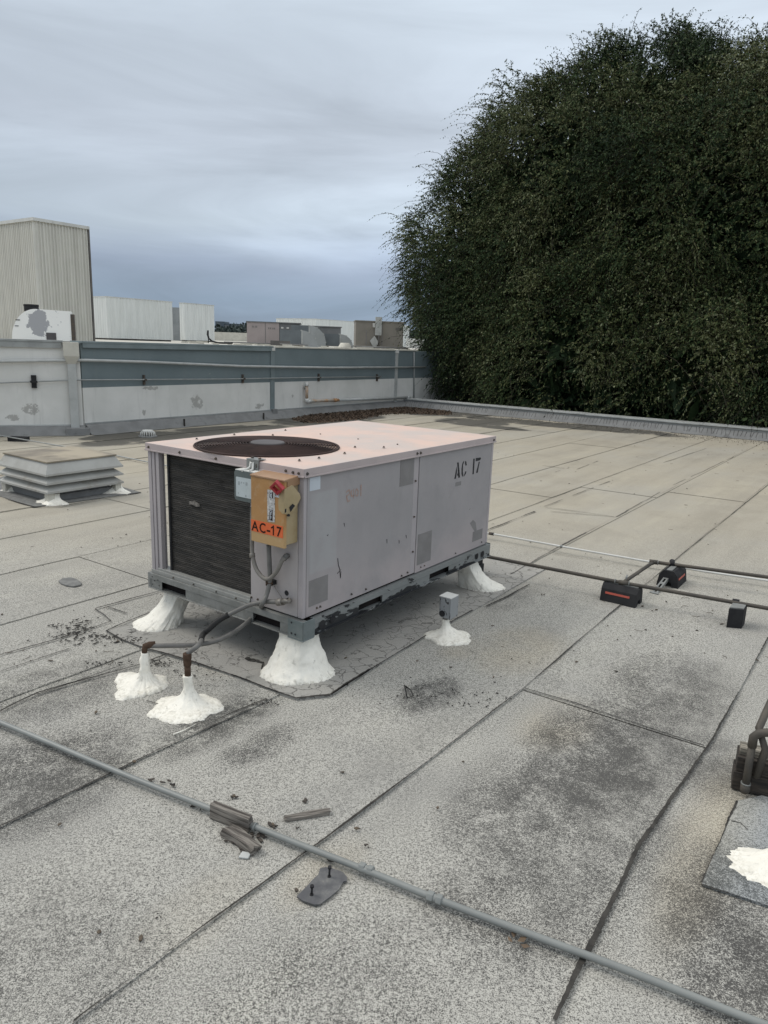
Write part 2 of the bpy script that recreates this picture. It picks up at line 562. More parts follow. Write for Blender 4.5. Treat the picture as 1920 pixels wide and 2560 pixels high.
laps = {0: 3.06, 1: 9.0, 2: 8.5, 3: 7.6, -1: 8.0, 4: 2.9, 5: 5.6, 6: 4.2, -2: 3.4, -3: 5.2}
for i in range(-14, 14):
    t0 = SEAM0 + i * PITCHT
    cuts = [-8.0]
    s = laps.get(i, random.uniform(0.5, 8)) - 9.6
    while s < 26:
        s += 9.6
        if s > -7:
            cuts.append(s)
    for j in range(len(cuts) - 1):
        s0, s1 = cuts[j], cuts[j + 1]
        near = s0 < 9 and -2 < t0 < 5
        n = 160 if near else 24
        lo, hi = [], []
        for k in range(n + 1):
            s = s0 + (s1 - s0) * k / n
            wv = mnoise.noise(Vector((s * 2.2, i * 3.7, 0))) * 0.009 + mnoise.noise(Vector((s * 17, i * 3.7, 5))) * 0.003
            lo.append((s, tseam(i, s) + wv * (.4 if i in MEAS else 1)))
            hi.append((s, tseam(i + 1, s) + 0.015))
        quad = [ST(s0, t0 - .02), ST(s1, t0 - .02), ST(s1, t0 + PITCHT + .02), ST(s0, t0 + PITCHT + .02)]
        # trim against walls by dropping columns outside the roof
        def inside(p):
            return (p - PW).dot(B) < 0.03 and (p - PW).dot(NL) < 0.03 and (p - PK).dot(A) < 0.02 or False
        mb = MB()
        zlap = 0.0045 * j % 0.009
        prev = None
        for k in range(n + 1):
            a_, b_ = ST(*lo[k]), ST(*hi[k])
            # clip the far end of the column at the wall lines
            def cutp(p, q):
                f = 1.0
                for (pp, nn) in ((PW, B), (PW, NL)):
                    if pp is PW and nn is NL and (p - PW).dot(DL) > 0 and (q - PW).dot(DL) > 0:
                        continue
                    if nn is B and (p - PW).dot(A) < -0.3 and (q - PW).dot(A) < -0.3:
                        continue
                    dp, dq = (p - pp).dot(nn), (q - pp).dot(nn)
                    if dp > 0:
                        return None
                    if dq > 0:
                        f = min(f, dp / (dp - dq))
                return f
            f = cutp(a_, b_)
            if f is None or (a_ - PK).dot(A) > 0:
                prev = None
                continue
            b2 = a_ + (b_ - a_) * f
            ze = 0.002 + 0.004 * j
            cu = [a_ + Z * (-0.003), a_ + Z * (ze + 0.0035), b2 + Z * (ze - 0.0045 * f + .0015)]
            mb.v += [tuple(p) for p in cu]
            idx = len(mb.v) - 3
            if prev is not None:
                mb.f += [(prev, idx, idx + 1, prev + 1), (prev + 1, idx + 1, idx + 2, prev + 2)]
                mb.sm += [False, False]
            elif True:
                pass
            prev = idx
        if mb.f:
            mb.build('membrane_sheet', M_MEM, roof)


def tar_line(pts, w=0.008, name='tar_line', z=0.011, jit=1.0, gaps=0.15, step=0.006):
    mb = MB()
    pts = [Vector(p) for p in pts]
    seed = random.uniform(0, 99)
    L = 0
    for a_, b_ in zip(pts[:-1], pts[1:]):
        d = (b_ - a_)
        ln = d.length
        d = d / ln
        nrm = Vector((-d.y, d.x, 0))
        n = max(2, int(ln / step))
        prev = None
        for k in range(n + 1):
            x = L + ln * k / n
            sway = mnoise.noise(Vector((x * 6, seed, 0))) * 0.008 * jit + mnoise.noise(Vector((x * 1.7, seed, 3))) * 0.012 * jit
            g = 0.5 + 1.2 * mnoise.noise(Vector((x * 2.3, seed, 9)))
            wa = w * max(0.0, g + 0.55 * mnoise.noise(Vector((x * 60, seed, 1))) + 0.3)
            wb = w * max(0.0, g + 0.55 * mnoise.noise(Vector((x * 60, seed, 2))) + 0.3)
            if g < gaps - 0.3:
                prev = None
                continue
            p = a_ + d * (ln * k / n) + nrm * sway
            mb.v += [tuple(p + nrm * wa + Z * z), tuple(p - nrm * wb + Z * z)]
            i = len(mb.v) - 2
            if prev is not None:
                mb.f.append((prev, prev + 1, i + 1, i))
                mb.sm.append(False)
            prev = i
        L += ln
    return mb.build(name, M_TAR, roof, kind='stuff')


def P0(*q, z=0.0):
    return at(*c(*q), z)


def flat(p):
    return Vector((p.x, p.y, 0))


tar_line([P0(0, 160, 2212), P0(0, 640, 1860), P0(0, 705, 1815), P0(0, 1130, 1490), P0(0, 1312, 1333), P0(0, 1460, 1210), P0(0, 1659, 1048)], 0.0032, jit=.3)
tar_line([P0(0, 1200, 2212), P0(0, 1250, 2100), P0(0, 1380, 1830), P0(0, 1540, 1600), P0(0, 1659, 1380)], 0.0052, jit=.3)
tar_line([P0(0, 0, 1790), P0(0, 350, 1620), P0(0, 540, 1535)], 0.0034, jit=.4)
tar_line([P0(8, 770, 950), P0(8, 900, 890), P0(8, 1105, 805)], 0.003, jit=.5)
tar_line([P0(0, 0, 1540), P0(0, 80, 1500), P0(0, 150, 1480), P0(0, 300, 1440), P0(8, 330, 565), P0(8, 450, 520)], 0.006, jit=.9)
tar_line([P0(0, 80, 1504), P0(0, 160, 1478), P0(0, 270, 1440)], 0.004, jit=2.5)
tar_line([P0(0, 0, 1418), P0(0, 120, 1385), P0(0, 240, 1345), P0(8, 0, 222), P0(8, 210, 160), P0(8, 415, 105)], 0.005)
tar_line([P0(0, 1130, 1490), P0(0, 1240, 1522), P0(0, 1520, 1615)], 0.0028, jit=.3)
tar_line([P0(13, 1060, 395), P0(13, 1250, 460), ], 0.004, jit=.5)
tar_line([P0(8, 75, 210), P0(8, 205, 250)], 0.003, jit=.5)
tar_line([P0(8, 330, 820), P0(8, 450, 852)], 0.003, jit=.5)
tar_line([P0(7, 80, 535), P0(7, 200, 480), P0(7, 320, 412)], 0.006, jit=.6)
tar_line([P0(7, 215, 355), P0(7, 430, 232), P0(7, 640, 120)], 0.005, jit=.8)
tar_line([P0(7, 450, 235), P0(7, 1050, 330)], 0.003, jit=.6)
tar_line([P0(7, 80, 108), P0(7, 240, 45), P0(7, 350, 0)], 0.007)
tar_line([P0(7, 440, 0), P0(7, 790, 32)], 0.005)
tar_line([P0(0, 0, 1455), P0(0, 150, 1405)], 0.003)
for (x0, y0, x1, y1) in ((150, 175, 300, 195), (380, 200, 520, 145), (230, 220, 330, 185), (160, 450, 600, 280), (960, 155, 1270, 50), (170, 455, 400, 485), (400, 485, 630, 520), (640, 518, 1040, 300), (1040, 300, 1430, 115)):
    q = [at(1300 + x * .3737, 1100 + y * .3737) for x, y in ((x0, y0), (x1, y1))]
    tar_line(q, 0.004, gaps=.5)

# flood coated pad under the unit
pad_px = [ST(2.17, 3.42), P0(0, 230, 1367), P0(0, 262, 1385), P0(0, 300, 1400), P0(0, 380, 1422), P0(0, 500, 1462), P0(0, 600, 1500), P0(0, 640, 1513), P0(0, 715, 1505), P0(0, 800, 1450), P0(0, 918, 1378), P0(0, 1020, 1322), ST(5.0, 2.02), ST(5.0, 3.5)]
pad_px = [flat(p) for p in pad_px[1:]]
mb = MB().prism([(p.x, p.y, -0.002) for p in pad_px][::-1], (0, 0, 0.0105))
pad = mb.build('flood_coat_patch', pad_mat(), roof)
tar_line(pad_px[0:3] + pad_px[3:6], 0.005, z=0.0135, jit=.5, gaps=0)
tar_line(pad_px[4:9], 0.006, z=0.0135, jit=.5, gaps=-1)
tar_line(pad_px[7:11], 0.004, z=0.0135, jit=.5, gaps=-.5)
tar_line([flat(ST(2.2, 3.40)), pad_px[0]], 0.002, z=0.0135, jit=.5)
tar_line([pad_px[0], flat(P0(8, 150, 330)), flat(P0(8, 410, 225))], 0.004, z=.0135, jit=.5)

# small patches
M_PATCH = paint('patch_dark', (0.13, 0.13, 0.125), (0.19, 0.19, 0.18), 30, 0.9, bs=0.5)
q = [P0(13, x, y) for x, y in ((580, 145), (620, 118), (700, 110), (760, 128), (808, 165), (800, 185), (730, 200), (660, 190), (605, 170))]
MB().prism([(p.x, p.y, 0.0) for p in q][::-1], (0, 0, 0.014)).build('repair_patch', M_PATCH, roof)

# crumbled tar flakes left of the pad, crumbs and twigs all over the roof
mb = MB()


def flake(mb, p, r, asp=2.5, h=0.004, ang=None):
    h = min(h, .005) * .6
    ang = random.uniform(0, 6.28) if ang is None else ang
    n = random.randint(5, 8)
    vs = []
    for k in range(n):
        a = 2 * math.pi * k / n
        rr = r * random.uniform(.6, 1.2)
        x, y = math.cos(a) * rr * asp, math.sin(a) * rr
        vs.append((p.x + x * math.cos(ang) - y * math.sin(ang), p.y + x * math.sin(ang) + y * math.cos(ang), p.z))
    mb.prism(vs, (0, 0, h * random.uniform(.6, 1.5)))


for k in range(150):
    x, y = random.gauss(760, 110), random.gauss(600, 55)
    if k % 3 == 0:
        x, y = random.gauss(800, 200), random.gauss(690, 30)
    p = P0(13, x, y)
    p.z = 0.008
    flake(mb, p, random.uniform(.002, .005), random.uniform(1, 5), ang=random.gauss(YAW - .2, .5))
for (n_, x, y, rx, ry, cnt) in ((13, 1220, 720, 120, 18, 50), (13, 1100, 950, 250, 20, 40), (8, 420, 575, 60, 12, 40), (8, 600, 610, 200, 60, 30), (8, 1100, 830, 60, 10, 20), (0, 930, 1500, 80, 18, 45), (0, 1020, 1515, 50, 8, 20)):
    for k in range(cnt):
        p = P0(n_, random.gauss(x, rx), random.gauss(y, ry))
        p.z = 0.008
        flake(mb, p, random.uniform(.0015, .004), random.uniform(1, 3))
tag_ = mb.build('tar_crumbs', M_TAR, None, kind='stuff')
M_TWIG = paint('dry_leaf', (0.10, 0.075, 0.05), (0.045, 0.038, 0.03), 30, 0.8)
mb = MB()
for k in range(420):
    s, t = random.uniform(.6, 14), random.uniform(-7, 8)
    if random.random() < .45:
        q = at(random.uniform(0, 1920), random.uniform(1100, 1700))
        s, t = q.dot(A), q.dot(B)
    p = ST(s, t, 0.009)
    if (p - PW).dot(B) > -.3 or (p - PK).dot(A) > -.3 or (p - PW).dot(NL) > -.3:
        continue
    r = random.uniform(.002, .006)
    if p.y < 3:
        if random.random() < .6:
            continue
        r *= .8
    if random.random() < .35:
        a = random.uniform(0, 6.28)
        l = random.uniform(.01, .035)
        mb.tube([p, p + Vector((math.cos(a), math.sin(a), .1)) * l, p + Vector((math.cos(a + .6), math.sin(a + .6), 0)) * l * 1.7], .0013, 5)
    else:
        flake(mb, p, r, random.uniform(1, 3), h=.006)
for (u, v, r) in ((208, 1790 * 1, .007),):
    pass
for q in ((0, 208, 1543), (0, 505, 1725), (0, 740, 1673), (0, 945, 1750), (0, 215, 2020), (0, 305, 2033), (0, 1245, 1433), (0, 290, 1650), (0, 590, 1787), (0, 770, 1495 + 300), (0, 1505, 1365), (0, 130, 1785), (0, 1000, 1650), (0, 640, 1930)):
    p = P0(*q)
    p.z = .009
    flake(mb, p, .006, random.uniform(1.2, 2.2), h=.012)
mb.build('roof_litter', M_TWIG, None, kind='stuff')

# ------------------------------------------------------------------ neighbouring wall
def wall_mat(name, band, left=False):
    m, t, b = new_mat(name)
    geo = t.add('ShaderNodeNewGeometry').outputs['Position']
    x, y, z = t.sep(geo)
    sdist = t.m('ADD', t.m('MULTIPLY', t.m('SUBTRACT', x, PW.x), A.x), t.m('MULTIPLY', t.m('SUBTRACT', y, PW.y), A.y))
    if left:
        sdist = t.m('ADD', t.m('MULTIPLY', t.m('SUBTRACT', x, PW.x), DL.x), t.m('MULTIPLY', t.m('SUBTRACT', y, PW.y), DL.y))
    n = t.noise(geo, 1.4, 6, 0.6)
    cc = t.mix(t.ramp(n, 0.35, 0.65), (0.68, 0.67, 0.635), (0.60, 0.595, 0.56))
    if band:
        up = t.mix(t.ramp(n, 0.3, 0.7), (0.158, 0.196, 0.204), (0.135, 0.170, 0.178))
        cc = t.mix(t.ramp(z, 0.757, 0.763), cc, up)
        # weathered streak lines of the corrugated look on the blue band
    # peeled paint
    pn = t.noise(geo, 13, 8, 0.75)
    spots = [(-.78, .42, .2, .14), (-1.05, .28, .16, .07)] if left else [(2.35, .43, .24, .2), (1.35, .72, .28, .05), (1.15, .3, .06, .08), (4.0, .28, .2, .10), (5.0, .45, .06, .06)]
    sp = None
    for (a_, b_, ra, rb) in spots:
        q = t.blob(sdist, z, a_, b_, ra, rb)
        sp = q if sp is None else t.m('MAXIMUM', sp, q)
    pe = t.ramp(t.m('ADD', t.m('MULTIPLY', sp, 0.23), pn), 0.665, 0.675)
    cc = t.mix(t.m('MULTIPLY', pe, 0.8), cc, (0.33, 0.32, 0.295))
    # runs and dirt
    v = t.mapping(geo, scale=(6, 6, .5))
    rn = t.noise(v, 1.6, 6, 0.6)
    cc = t.mix(t.m('MULTIPLY', t.ramp(rn, 0.55, 0.8), 0.35), cc, (0.22, 0.22, 0.2))
    t.l.new(cc, b.inputs['Base Color'])
    b.inputs['Roughness'].default_value = 0.75
    bump(t, b, t.noise(geo, 60, 4, 0.6), 0.25, 0.004)
    return m


M_WALLR = wall_mat('wall_paint_banded', True)
M_WALLL = wall_mat('wall_paint_plain', False, True)
M_GREY = paint('grey_paint', (0.31, 0.322, 0.312), (0.255, 0.265, 0.257), 4, 0.55, dirt=(0.1, 0.1, 0.1), damt=.4)
M_LGREY = paint('light_grey_paint', (0.44, 0.45, 0.435), (0.37, 0.38, 0.365), 4, 0.5, dirt=(0.16, 0.15, 0.14), damt=.5)
M_BLUE = paint('blue_grey_paint', (0.19, 0.228, 0.235), (0.155, 0.19, 0.195), 3, 0.5)
M_CREAM = paint('cream_paint', (0.55, 0.53, 0.46), (0.48, 0.46, 0.40), 3, 0.7, dirt=(0.2, 0.18, 0.15), damt=.5)
M_FLASH = paint('flashing', (0.17, 0.17, 0.165), (0.22, 0.22, 0.215), 3, 0.85, dirt=(0.06, 0.06, 0.055), dscale=3, bs=.4)
M_WHITE = paint('white_paint', (0.62, 0.62, 0.59), (0.54, 0.54, 0.51), 3, 0.6, dirt=(0.25, 0.24, 0.21), damt=.45)
M_BLACK = paint('black_rubber', (0.022, 0.022, 0.024), (0.035, 0.035, 0.036), 8, 0.75, bs=.4)
M_ZINC = paint('galvanised', (0.25, 0.255, 0.245), (0.19, 0.195, 0.185), 14, 0.5, 0.25, dirt=(0.10, 0.09, 0.08), damt=.5)

HW = 1.50
wr = thing('boundary_wall', 'long low wall of the next building, blue-grey band above bare white paint, behind the cooling unit', 'wall', PW)
mb = MB().obox(PW - Z * .4, A, B, Z, 9.9, .25, HW + .4 - .03)
mb.build('wall', M_WALLR, wr)
mb = MB().obox(PW + A * .02 - B * .045 + Z * (HW - .10), A, B, Z, 4.30, .045, .075)
mb.obox(PW + A * .0 - B * .05 + Z * (HW - .028), A, B, Z, 4.36, .34, .03)
mb.build('coping', M_BLUE, wr)
mb = MB().obox(PW + A * 4.36 - B * .02 + Z * (HW - .028), A, B, Z, 5.5, .32, .028)
mb.build('coping', M_CREAM, wr, label='thin cream topping of the far half')
for k, (s, wd) in enumerate(((4.36, .11), (8.93, .10))):
    MB().obox(PW + A * (s - wd / 2) - B * .03 + Z * .02, A, B, Z, wd, .03, HW - .06).build('joint_cover', M_BLUE if k == 0 else M_LGREY, wr)
MB().obox(PW + A * 4.31 - B * .09 + Z * .0, A, B, Z, .13, .09, .20).build('joint_foot', M_FLASH, wr)
cap_ = MB()
for s in (4.36, 8.93):
    p = PW + A * s - B * .04 + Z * (HW - .09)
    cap_.obox(p - A * .06, A, B, Z, .12, .05, .085)
cap_.build('joint_cap', M_WHITE, wr, kind='stuff')
# base flashing
def cant(mb, P, d, n, L, h=.15, o=.10):
    a_ = P - n * .006 + Z * h
    b_ = P - n * (o * .35) + Z * (h * .85)
    c_ = P - n * o + Z * .012
    d_ = P - n * (o + .12) + Z * .012
    pts = [P + Z * .0 - n * .0, a_, b_, c_, d_]
    k = 40
    prev = None
    for i in range(k + 1):
        q = d * (L * i / k)
        r = Vector((0, 0, random.uniform(-.004, .004))) - n * random.uniform(-.004, .006)
        idx = len(mb.v)
        mb.v += [tuple(a_ + q), tuple(b_ + q + r), tuple(c_ + q + r), tuple(d_ + q + r)]
        if prev is not None:
            for j in range(3):
                mb.f.append((prev + j, prev + j + 1, idx + j + 1, idx + j))
                mb.sm.append(False)
        prev = idx


mb = MB()
cant(mb, PW - B * .0, A, B, 9.8, .17, .16)
mb.build('base_flashing', M_FLASH, wr)
MB().obox(PW - B * .022 + Z * .165, A, B, Z, 9.4, .022, .022).build('termination_bar', M_GREY, wr)
mb = MB()
for s in (1.9, 3.95):
    p = PW + A * s - B * .17 + Z * .0
    mb.obox(p, A, B, Z, .02, .03, .15)
mb.build('flashing_joint', M_TAR, wr, kind='stuff')

wl = thing('boundary_wall', 'plain white low wall section at the far left, below the corrugated tower', 'wall', PW - DL * 5)
MB().obox(PW - DL * 9 - Z * .4, DL, NL, Z, 8.98, .25, HW + .4 - .03).build('wall', M_WALLL, wl)
mb = MB().obox(PW - DL * 9 - NL * .04 + Z * (HW - .12), DL, NL, Z, 8.72, .04, .09)
mb.obox(PW - DL * 9 - NL * .05 + Z * (HW - .028), DL, NL, Z, 8.74, .34, .03)
mb.build('coping', M_GREY, wl)
mb = MB()
cant(mb, PW - DL * 9, DL, NL, 9.0, .15, .15)
mb.build('base_flashing', M_FLASH, wl)
MB().obox(PW - DL * 9 - NL * .022 + Z * .145, DL, NL, Z, 8.9, .022, .022).build('termination_bar', M_LGREY, wl)

# downspout with its head box, at the joint of the two sections
ds = thing('downspout', 'grey square downspout with cream head box at the joint of the two wall sections', 'downspout', PW - DL * .13 - NL * .03)
p = PW - DL * .21 - NL * .075
MB().obox(p + Z * .08, DL, NL, Z, .13, .05, 1.12).build('pipe', M_LGREY, ds, bev=.006)
q = p - NL * .05
b0 = [p + DL * 0 - NL * .0 + Z * 1.14, p + DL * .13 + Z * 1.14, p + DL * .13 + NL * .07 + Z * 1.14, p + NL * .07 + Z * 1.14]
b1 = [p - DL * .045 - NL * .05 + Z * 1.26, p + DL * .185 - NL * .05 + Z * 1.26, p + DL * .185 + NL * .07 + Z * 1.26, p - DL * .045 + NL * .07 + Z * 1.26]
b2 = [x + Z * .22 for x in b1]
MB().hexa(b0 + b1).hexa(b1 + b2).build('head_box', M_CREAM, ds, bev=.004)
MB().obox(p - DL * .08 - NL * .08 + Z * .0, DL, NL, Z, .36, .15, .12).build('boot', M_FLASH, ds, bev=.01)

# pipes on the wall
def onR(u, v, off=.06):
    return onp(u, v, PW - B * off, B)


def onL(u, v, off=.06):
    return onp(u, v, PW - NL * off, NL)


mb = MB().tube([onL(*c(1, -500, 1145)), onL(*c(1, 0, 1136)), onL(*c(1, 270, 1132)), onL(*c(1, 560, 1128)), onR(*c(1, 640, 1127)), onR(*c(1, 1050, 1139)), onR(*c(2, 300, 430)), onR(*c(2, 900, 440)), onR(*c(2, 1560, 436))], .024, 10)
tag(mb.build('wall_pipe', M_LGREY, None, at_=tuple(PW + Z * 1.17)), 'thick pale pipe running along the whole low wall at mid height', 'pipe')
mb = MB().tube([onL(*c(1, -500, 1312)), onL(*c(1, 0, 1295)), onL(*c(1, 560, 1274)), onR(*c(1, 640, 1273)), onR(*c(1, 1659, 1267)), onR(*c(2, 815, 507)), onR(*c(2, 1255, 502))], .011, 8)
tag(mb.build('wall_conduit', M_GREY, None, at_=tuple(PW + Z * .86)), 'thin grey conduit clipped to the low wall under the thick pale pipe', 'conduit')
M_RUSTY = paint('dark_rusty', (0.06, 0.055, 0.05), (0.10, 0.075, 0.055), 30, 0.8)
for k, (fn, q) in enumerate(((onL, (1, 252, 1285)), (onR, (1, 1060, 1272)), (onR, (2, 290, 516)), (onR, (2, 815, 508)), (onR, (2, 1218, 510)))):
    p = fn(*c(*q), .0)
    d, n_ = (DL, NL) if fn is onL else (A, B)
    wd, hh = (.075, .2) if k == 0 else (.03, .17)
    mb = MB().obox(p - d * wd / 2 - n_ * .045 - Z * hh / 2, d, n_, Z, wd, .044, hh)
    mb.obox(p - d * wd * .7 - n_ * .085 - Z * .016, d, n_, Z, wd * 1.4, .04, .032)
    lab = ['black strut clamp on the plain white wall section at left', 'clamp of the thin conduit, nearest to the downspout on the blue band',
           'clamp of the thin conduit left of the wall joint', 'clamp of the thin conduit above the rusty elbow pipe', 'last clamp at the far right end of the thin conduit'][k]
    tag(mb.build('pipe_clamp', M_BLACK if k == 0 else M_RUSTY, None, at_=tuple(p)), lab, 'clamp', 'clamps of the thin wall conduit')

# rusty elbow pipe
M_RUST = paint('rust_patch', (0.42, 0.40, 0.35), (0.45, 0.25, 0.12), 5, 0.7, dirt=(0.28, 0.12, 0.05), dscale=9, dlo=.45)
pv = thing('drain_pipe', 'off-white drain pipe with rust streaks, elbow down the white wall and along its foot', 'pipe', PW + A * 5.4)
ra = onR(*c(2, 722, 575), .0)
rb = onR(*c(2, 738, 555), .09)
rc = onR(*c(2, 738, 672), .09)
rd = onR(*c(2, 1430, 647), .09)
MB().tube([ra, ra - B * .05 + Z * .03, rb + Z * .01, rb - Z * .04 + A * .0], .043, 12).build('elbow', M_WHITE, pv)
MB().tube([rb - Z * .03, rc + Z * .05], .033, 12).build('riser', M_RUST, pv)
MB().tube([rc + Z * .06, rc + Z * .01, rc + A * .03 - Z * .01, rc + A * .14 - Z * .005], .043, 12).build('elbow', M_WHITE, pv)
rm = rc + (rd - rc) * .28
MB().tube([rc + A * .1, rm], .034, 12).build('rusty_run', M_RUST, pv)
MB().tube([rm, rd], .034, 12).build('run', M_LGREY, pv)
MB().tube([rc + (rd - rc) * .24, rc + (rd - rc) * .26], .043, 12).build('coupling', M_RUST, pv)
MB().tube([rd, rd + A * .12], .045, 12).build('end_cap', M_LGREY, pv)

# wall beyond the corner, dark behind the foliage
wb = MB().obox(PW + A * 9.9 - Z * .4, A, B, Z, 8, .25, HW + .37)
wb2 = wb.build('boundary_wall', M_WALLR, None, at_=tuple(PW + A * 12))
tag(wb2, 'dark far end of the low wall, half hidden behind the hanging foliage', 'wall')
o = MB().tube([onR(1035, 880, .03), onR(1035, 1004, .03)], .02, 8).build('wall_conduit', M_GREY, None, at_=tuple(PW + A * 9.85))
tag(o, 'upright thin grey conduit at the wall corner beside the foliage', 'conduit')

# ------------------------------------------------------------------ low kerb along the roof edge
lk = thing('roof_kerb', 'low light grey metal-capped kerb along the roof edge under the big tree', 'kerb', PK)
k0 = PK - B * .1
MB().obox(PK - A * .10, KD, A, Z, 20, .35, .20).build('kerb', M_GREY, lk)
for i in range(8):
    zz = .205 + .004 * (i % 2)
    MB().obox(PK - A * .13 + KD * (i * 2.5 + .01) + Z * zz, KD, A, Z, 2.49, .42, .03).build('cap_piece', M_LGREY, lk, bev=.004)
MB().add([PK - A * .105 + Z * .17, PK - A * .105 + KD * 20 + Z * .17, PK - A * .24 + KD * 20 + Z * .013, PK - A * .24 + Z * .013], [(0, 1, 2, 3)]).build('kerb_flashing', M_FLASH, lk)
mb = MB()
for i in range(260):
    p = PK + KD * (i * .075 + random.uniform(-.015, .015))
    a_, b_ = p - A * .112 + Z * .165, p - A * .20 + Z * .06 + KD * random.uniform(-.03, .03)
    if random.random() < .9:
        mb.tube([a_, b_], .0035, 4, caps=False)
mb.build('trowel_marks', M_TAR, lk, kind='stuff')
# dirt on the roof against the kerb, leaf litter in the corner
M_LITTER, tl, bl_ = new_mat('leaf_litter')
oi = tl.add('ShaderNodeTexCoord').outputs['Object']
tl.l.new(tl.mix(tl.ramp(tl.noise(oi, 30, 3, .6), .35, .65), (0.045, 0.034, 0.025), (0.125, 0.08, 0.05)), bl_.inputs['Base Color'])
bl_.inputs['Roughness'].default_value = .9


def scatter_quads(name, pts, size, mat, tilt=0.6, props=None, asp=2.0):
    n = len(pts)
    pts = np.array(pts)
    a = rng.uniform(0, 2 * np.pi, n)
    tl_ = rng.normal(0, tilt, n)
    rl = rng.normal(0, tilt, n)
    L = size * rng.uniform(.6, 1.4, n)
    d = np.stack([np.cos(a) * np.cos(tl_), np.sin(a) * np.cos(tl_), np.sin(tl_)], 1)
    e = np.stack([-np.sin(a) * np.cos(rl), np.cos(a) * np.cos(rl), np.sin(rl)], 1)
    V = np.stack([pts - d * L[:, None], pts - e * L[:, None] / asp, pts + d * L[:, None], pts + e * L[:, None] / asp], 1).reshape(-1, 3)
    me = bpy.data.meshes.new(name)
    me.vertices.add(4 * n)
    me.vertices.foreach_set('co', V.ravel())
    me.loops.add(4 * n)
    me.loops.foreach_set('vertex_index', np.arange(4 * n))
    me.polygons.add(n)
    me.polygons.foreach_set('loop_start', np.arange(n) * 4)
    me.update(calc_edges=True)
    me.validate()
    me.materials.append(mat)
    o = bpy.data.objects.new(name, me)
    col.objects.link(o)
    return o


pts = []
poly = [(735, 1048), (800, 1033), (900, 1020), (1000, 1008), (1060, 1012), (1128, 1024), (1120, 1036), (1020, 1033), (960, 1033), (900, 1046), (840, 1052), (780, 1056)]


def inpoly(x, y, P):
    r = False
    for i in range(len(P)):
        (x1, y1), (x2, y2) = P[i], P[(i + 1) % len(P)]
        if (y1 > y) != (y2 > y) and x < (x2 - x1) * (y - y1) / (y2 - y1) + x1:
            r = not r
    return r


while len(pts) < 13000:
    u, v = random.uniform(730, 1130), random.uniform(1005, 1060)
    jx, jy = random.gauss(0, 10), random.gauss(0, 1.3)
    if inpoly(u + jx, v + jy, poly):
        p = at(u, v, 0.02)
        if (p - PW).dot(B) < -.03 and (p - PK).dot(A) < -.15:
            dw = min(-(p - PW).dot(B), -(p - PK).dot(A))
            p.z = .015 + random.uniform(0, .09) * max(0.15, 1 - dw / 1.2) * .3
            pts.append(tuple(p))
o = scatter_quads('leaf_litter', pts, .028, M_LITTER, .5)
o['kind'] = 'stuff'
pts = []
while len(pts) < 3500:
    d = abs(random.gauss(0, .55)) + .14
    p = PK + KD * random.uniform(0, 13) - A * d
    p.z = .014
    pts.append(tuple(p))
o = scatter_quads('kerb_litter', pts, .013, M_TWIG, .4)
o['kind'] = 'stuff'

# ------------------------------------------------------------------ white coated cones and legs
def coat_mat():
    m, t, b = new_mat('white_mastic')
    geo = t.add('ShaderNodeNewGeometry').outputs['Position']
    n = t.noise(geo, 14, 6, 0.6, .6)
    v = t.mapping(geo, scale=(1, 1, .35))
    n2 = t.noise(v, 38, 5, 0.65, .8)
    n3 = t.noise(geo, 240, 3, 0.6)
    cc = t.mix(t.ramp(n, 0.35, 0.65), (0.84, 0.81, 0.725), (0.78, 0.75, 0.665))
    cc = t.mix(t.ramp(n2, 0.55, 0.76, 0, .8), cc, (0.40, 0.38, 0.33))
    z = t.sep(geo)[2]
    lowd = t.m('MULTIPLY', t.ramp(z, 0.012, 0.035, 1.0, 0.0), t.ramp(t.noise(geo, 60, 4, .7), .45, .62))
    cc = t.mix(t.m('MULTIPLY', lowd, .45), cc, (0.42, 0.39, 0.31))
    t.l.new(cc, b.inputs['Base Color'])
    b.inputs['Roughness'].default_value = 0.6
    h = t.m('ADD', t.m('MULTIPLY', n2, 0.7), t.m('MULTIPLY', n3, 0.3))
    bump(t, b, h, 0.5, 0.008)
    return m


M_COAT = coat_mat()


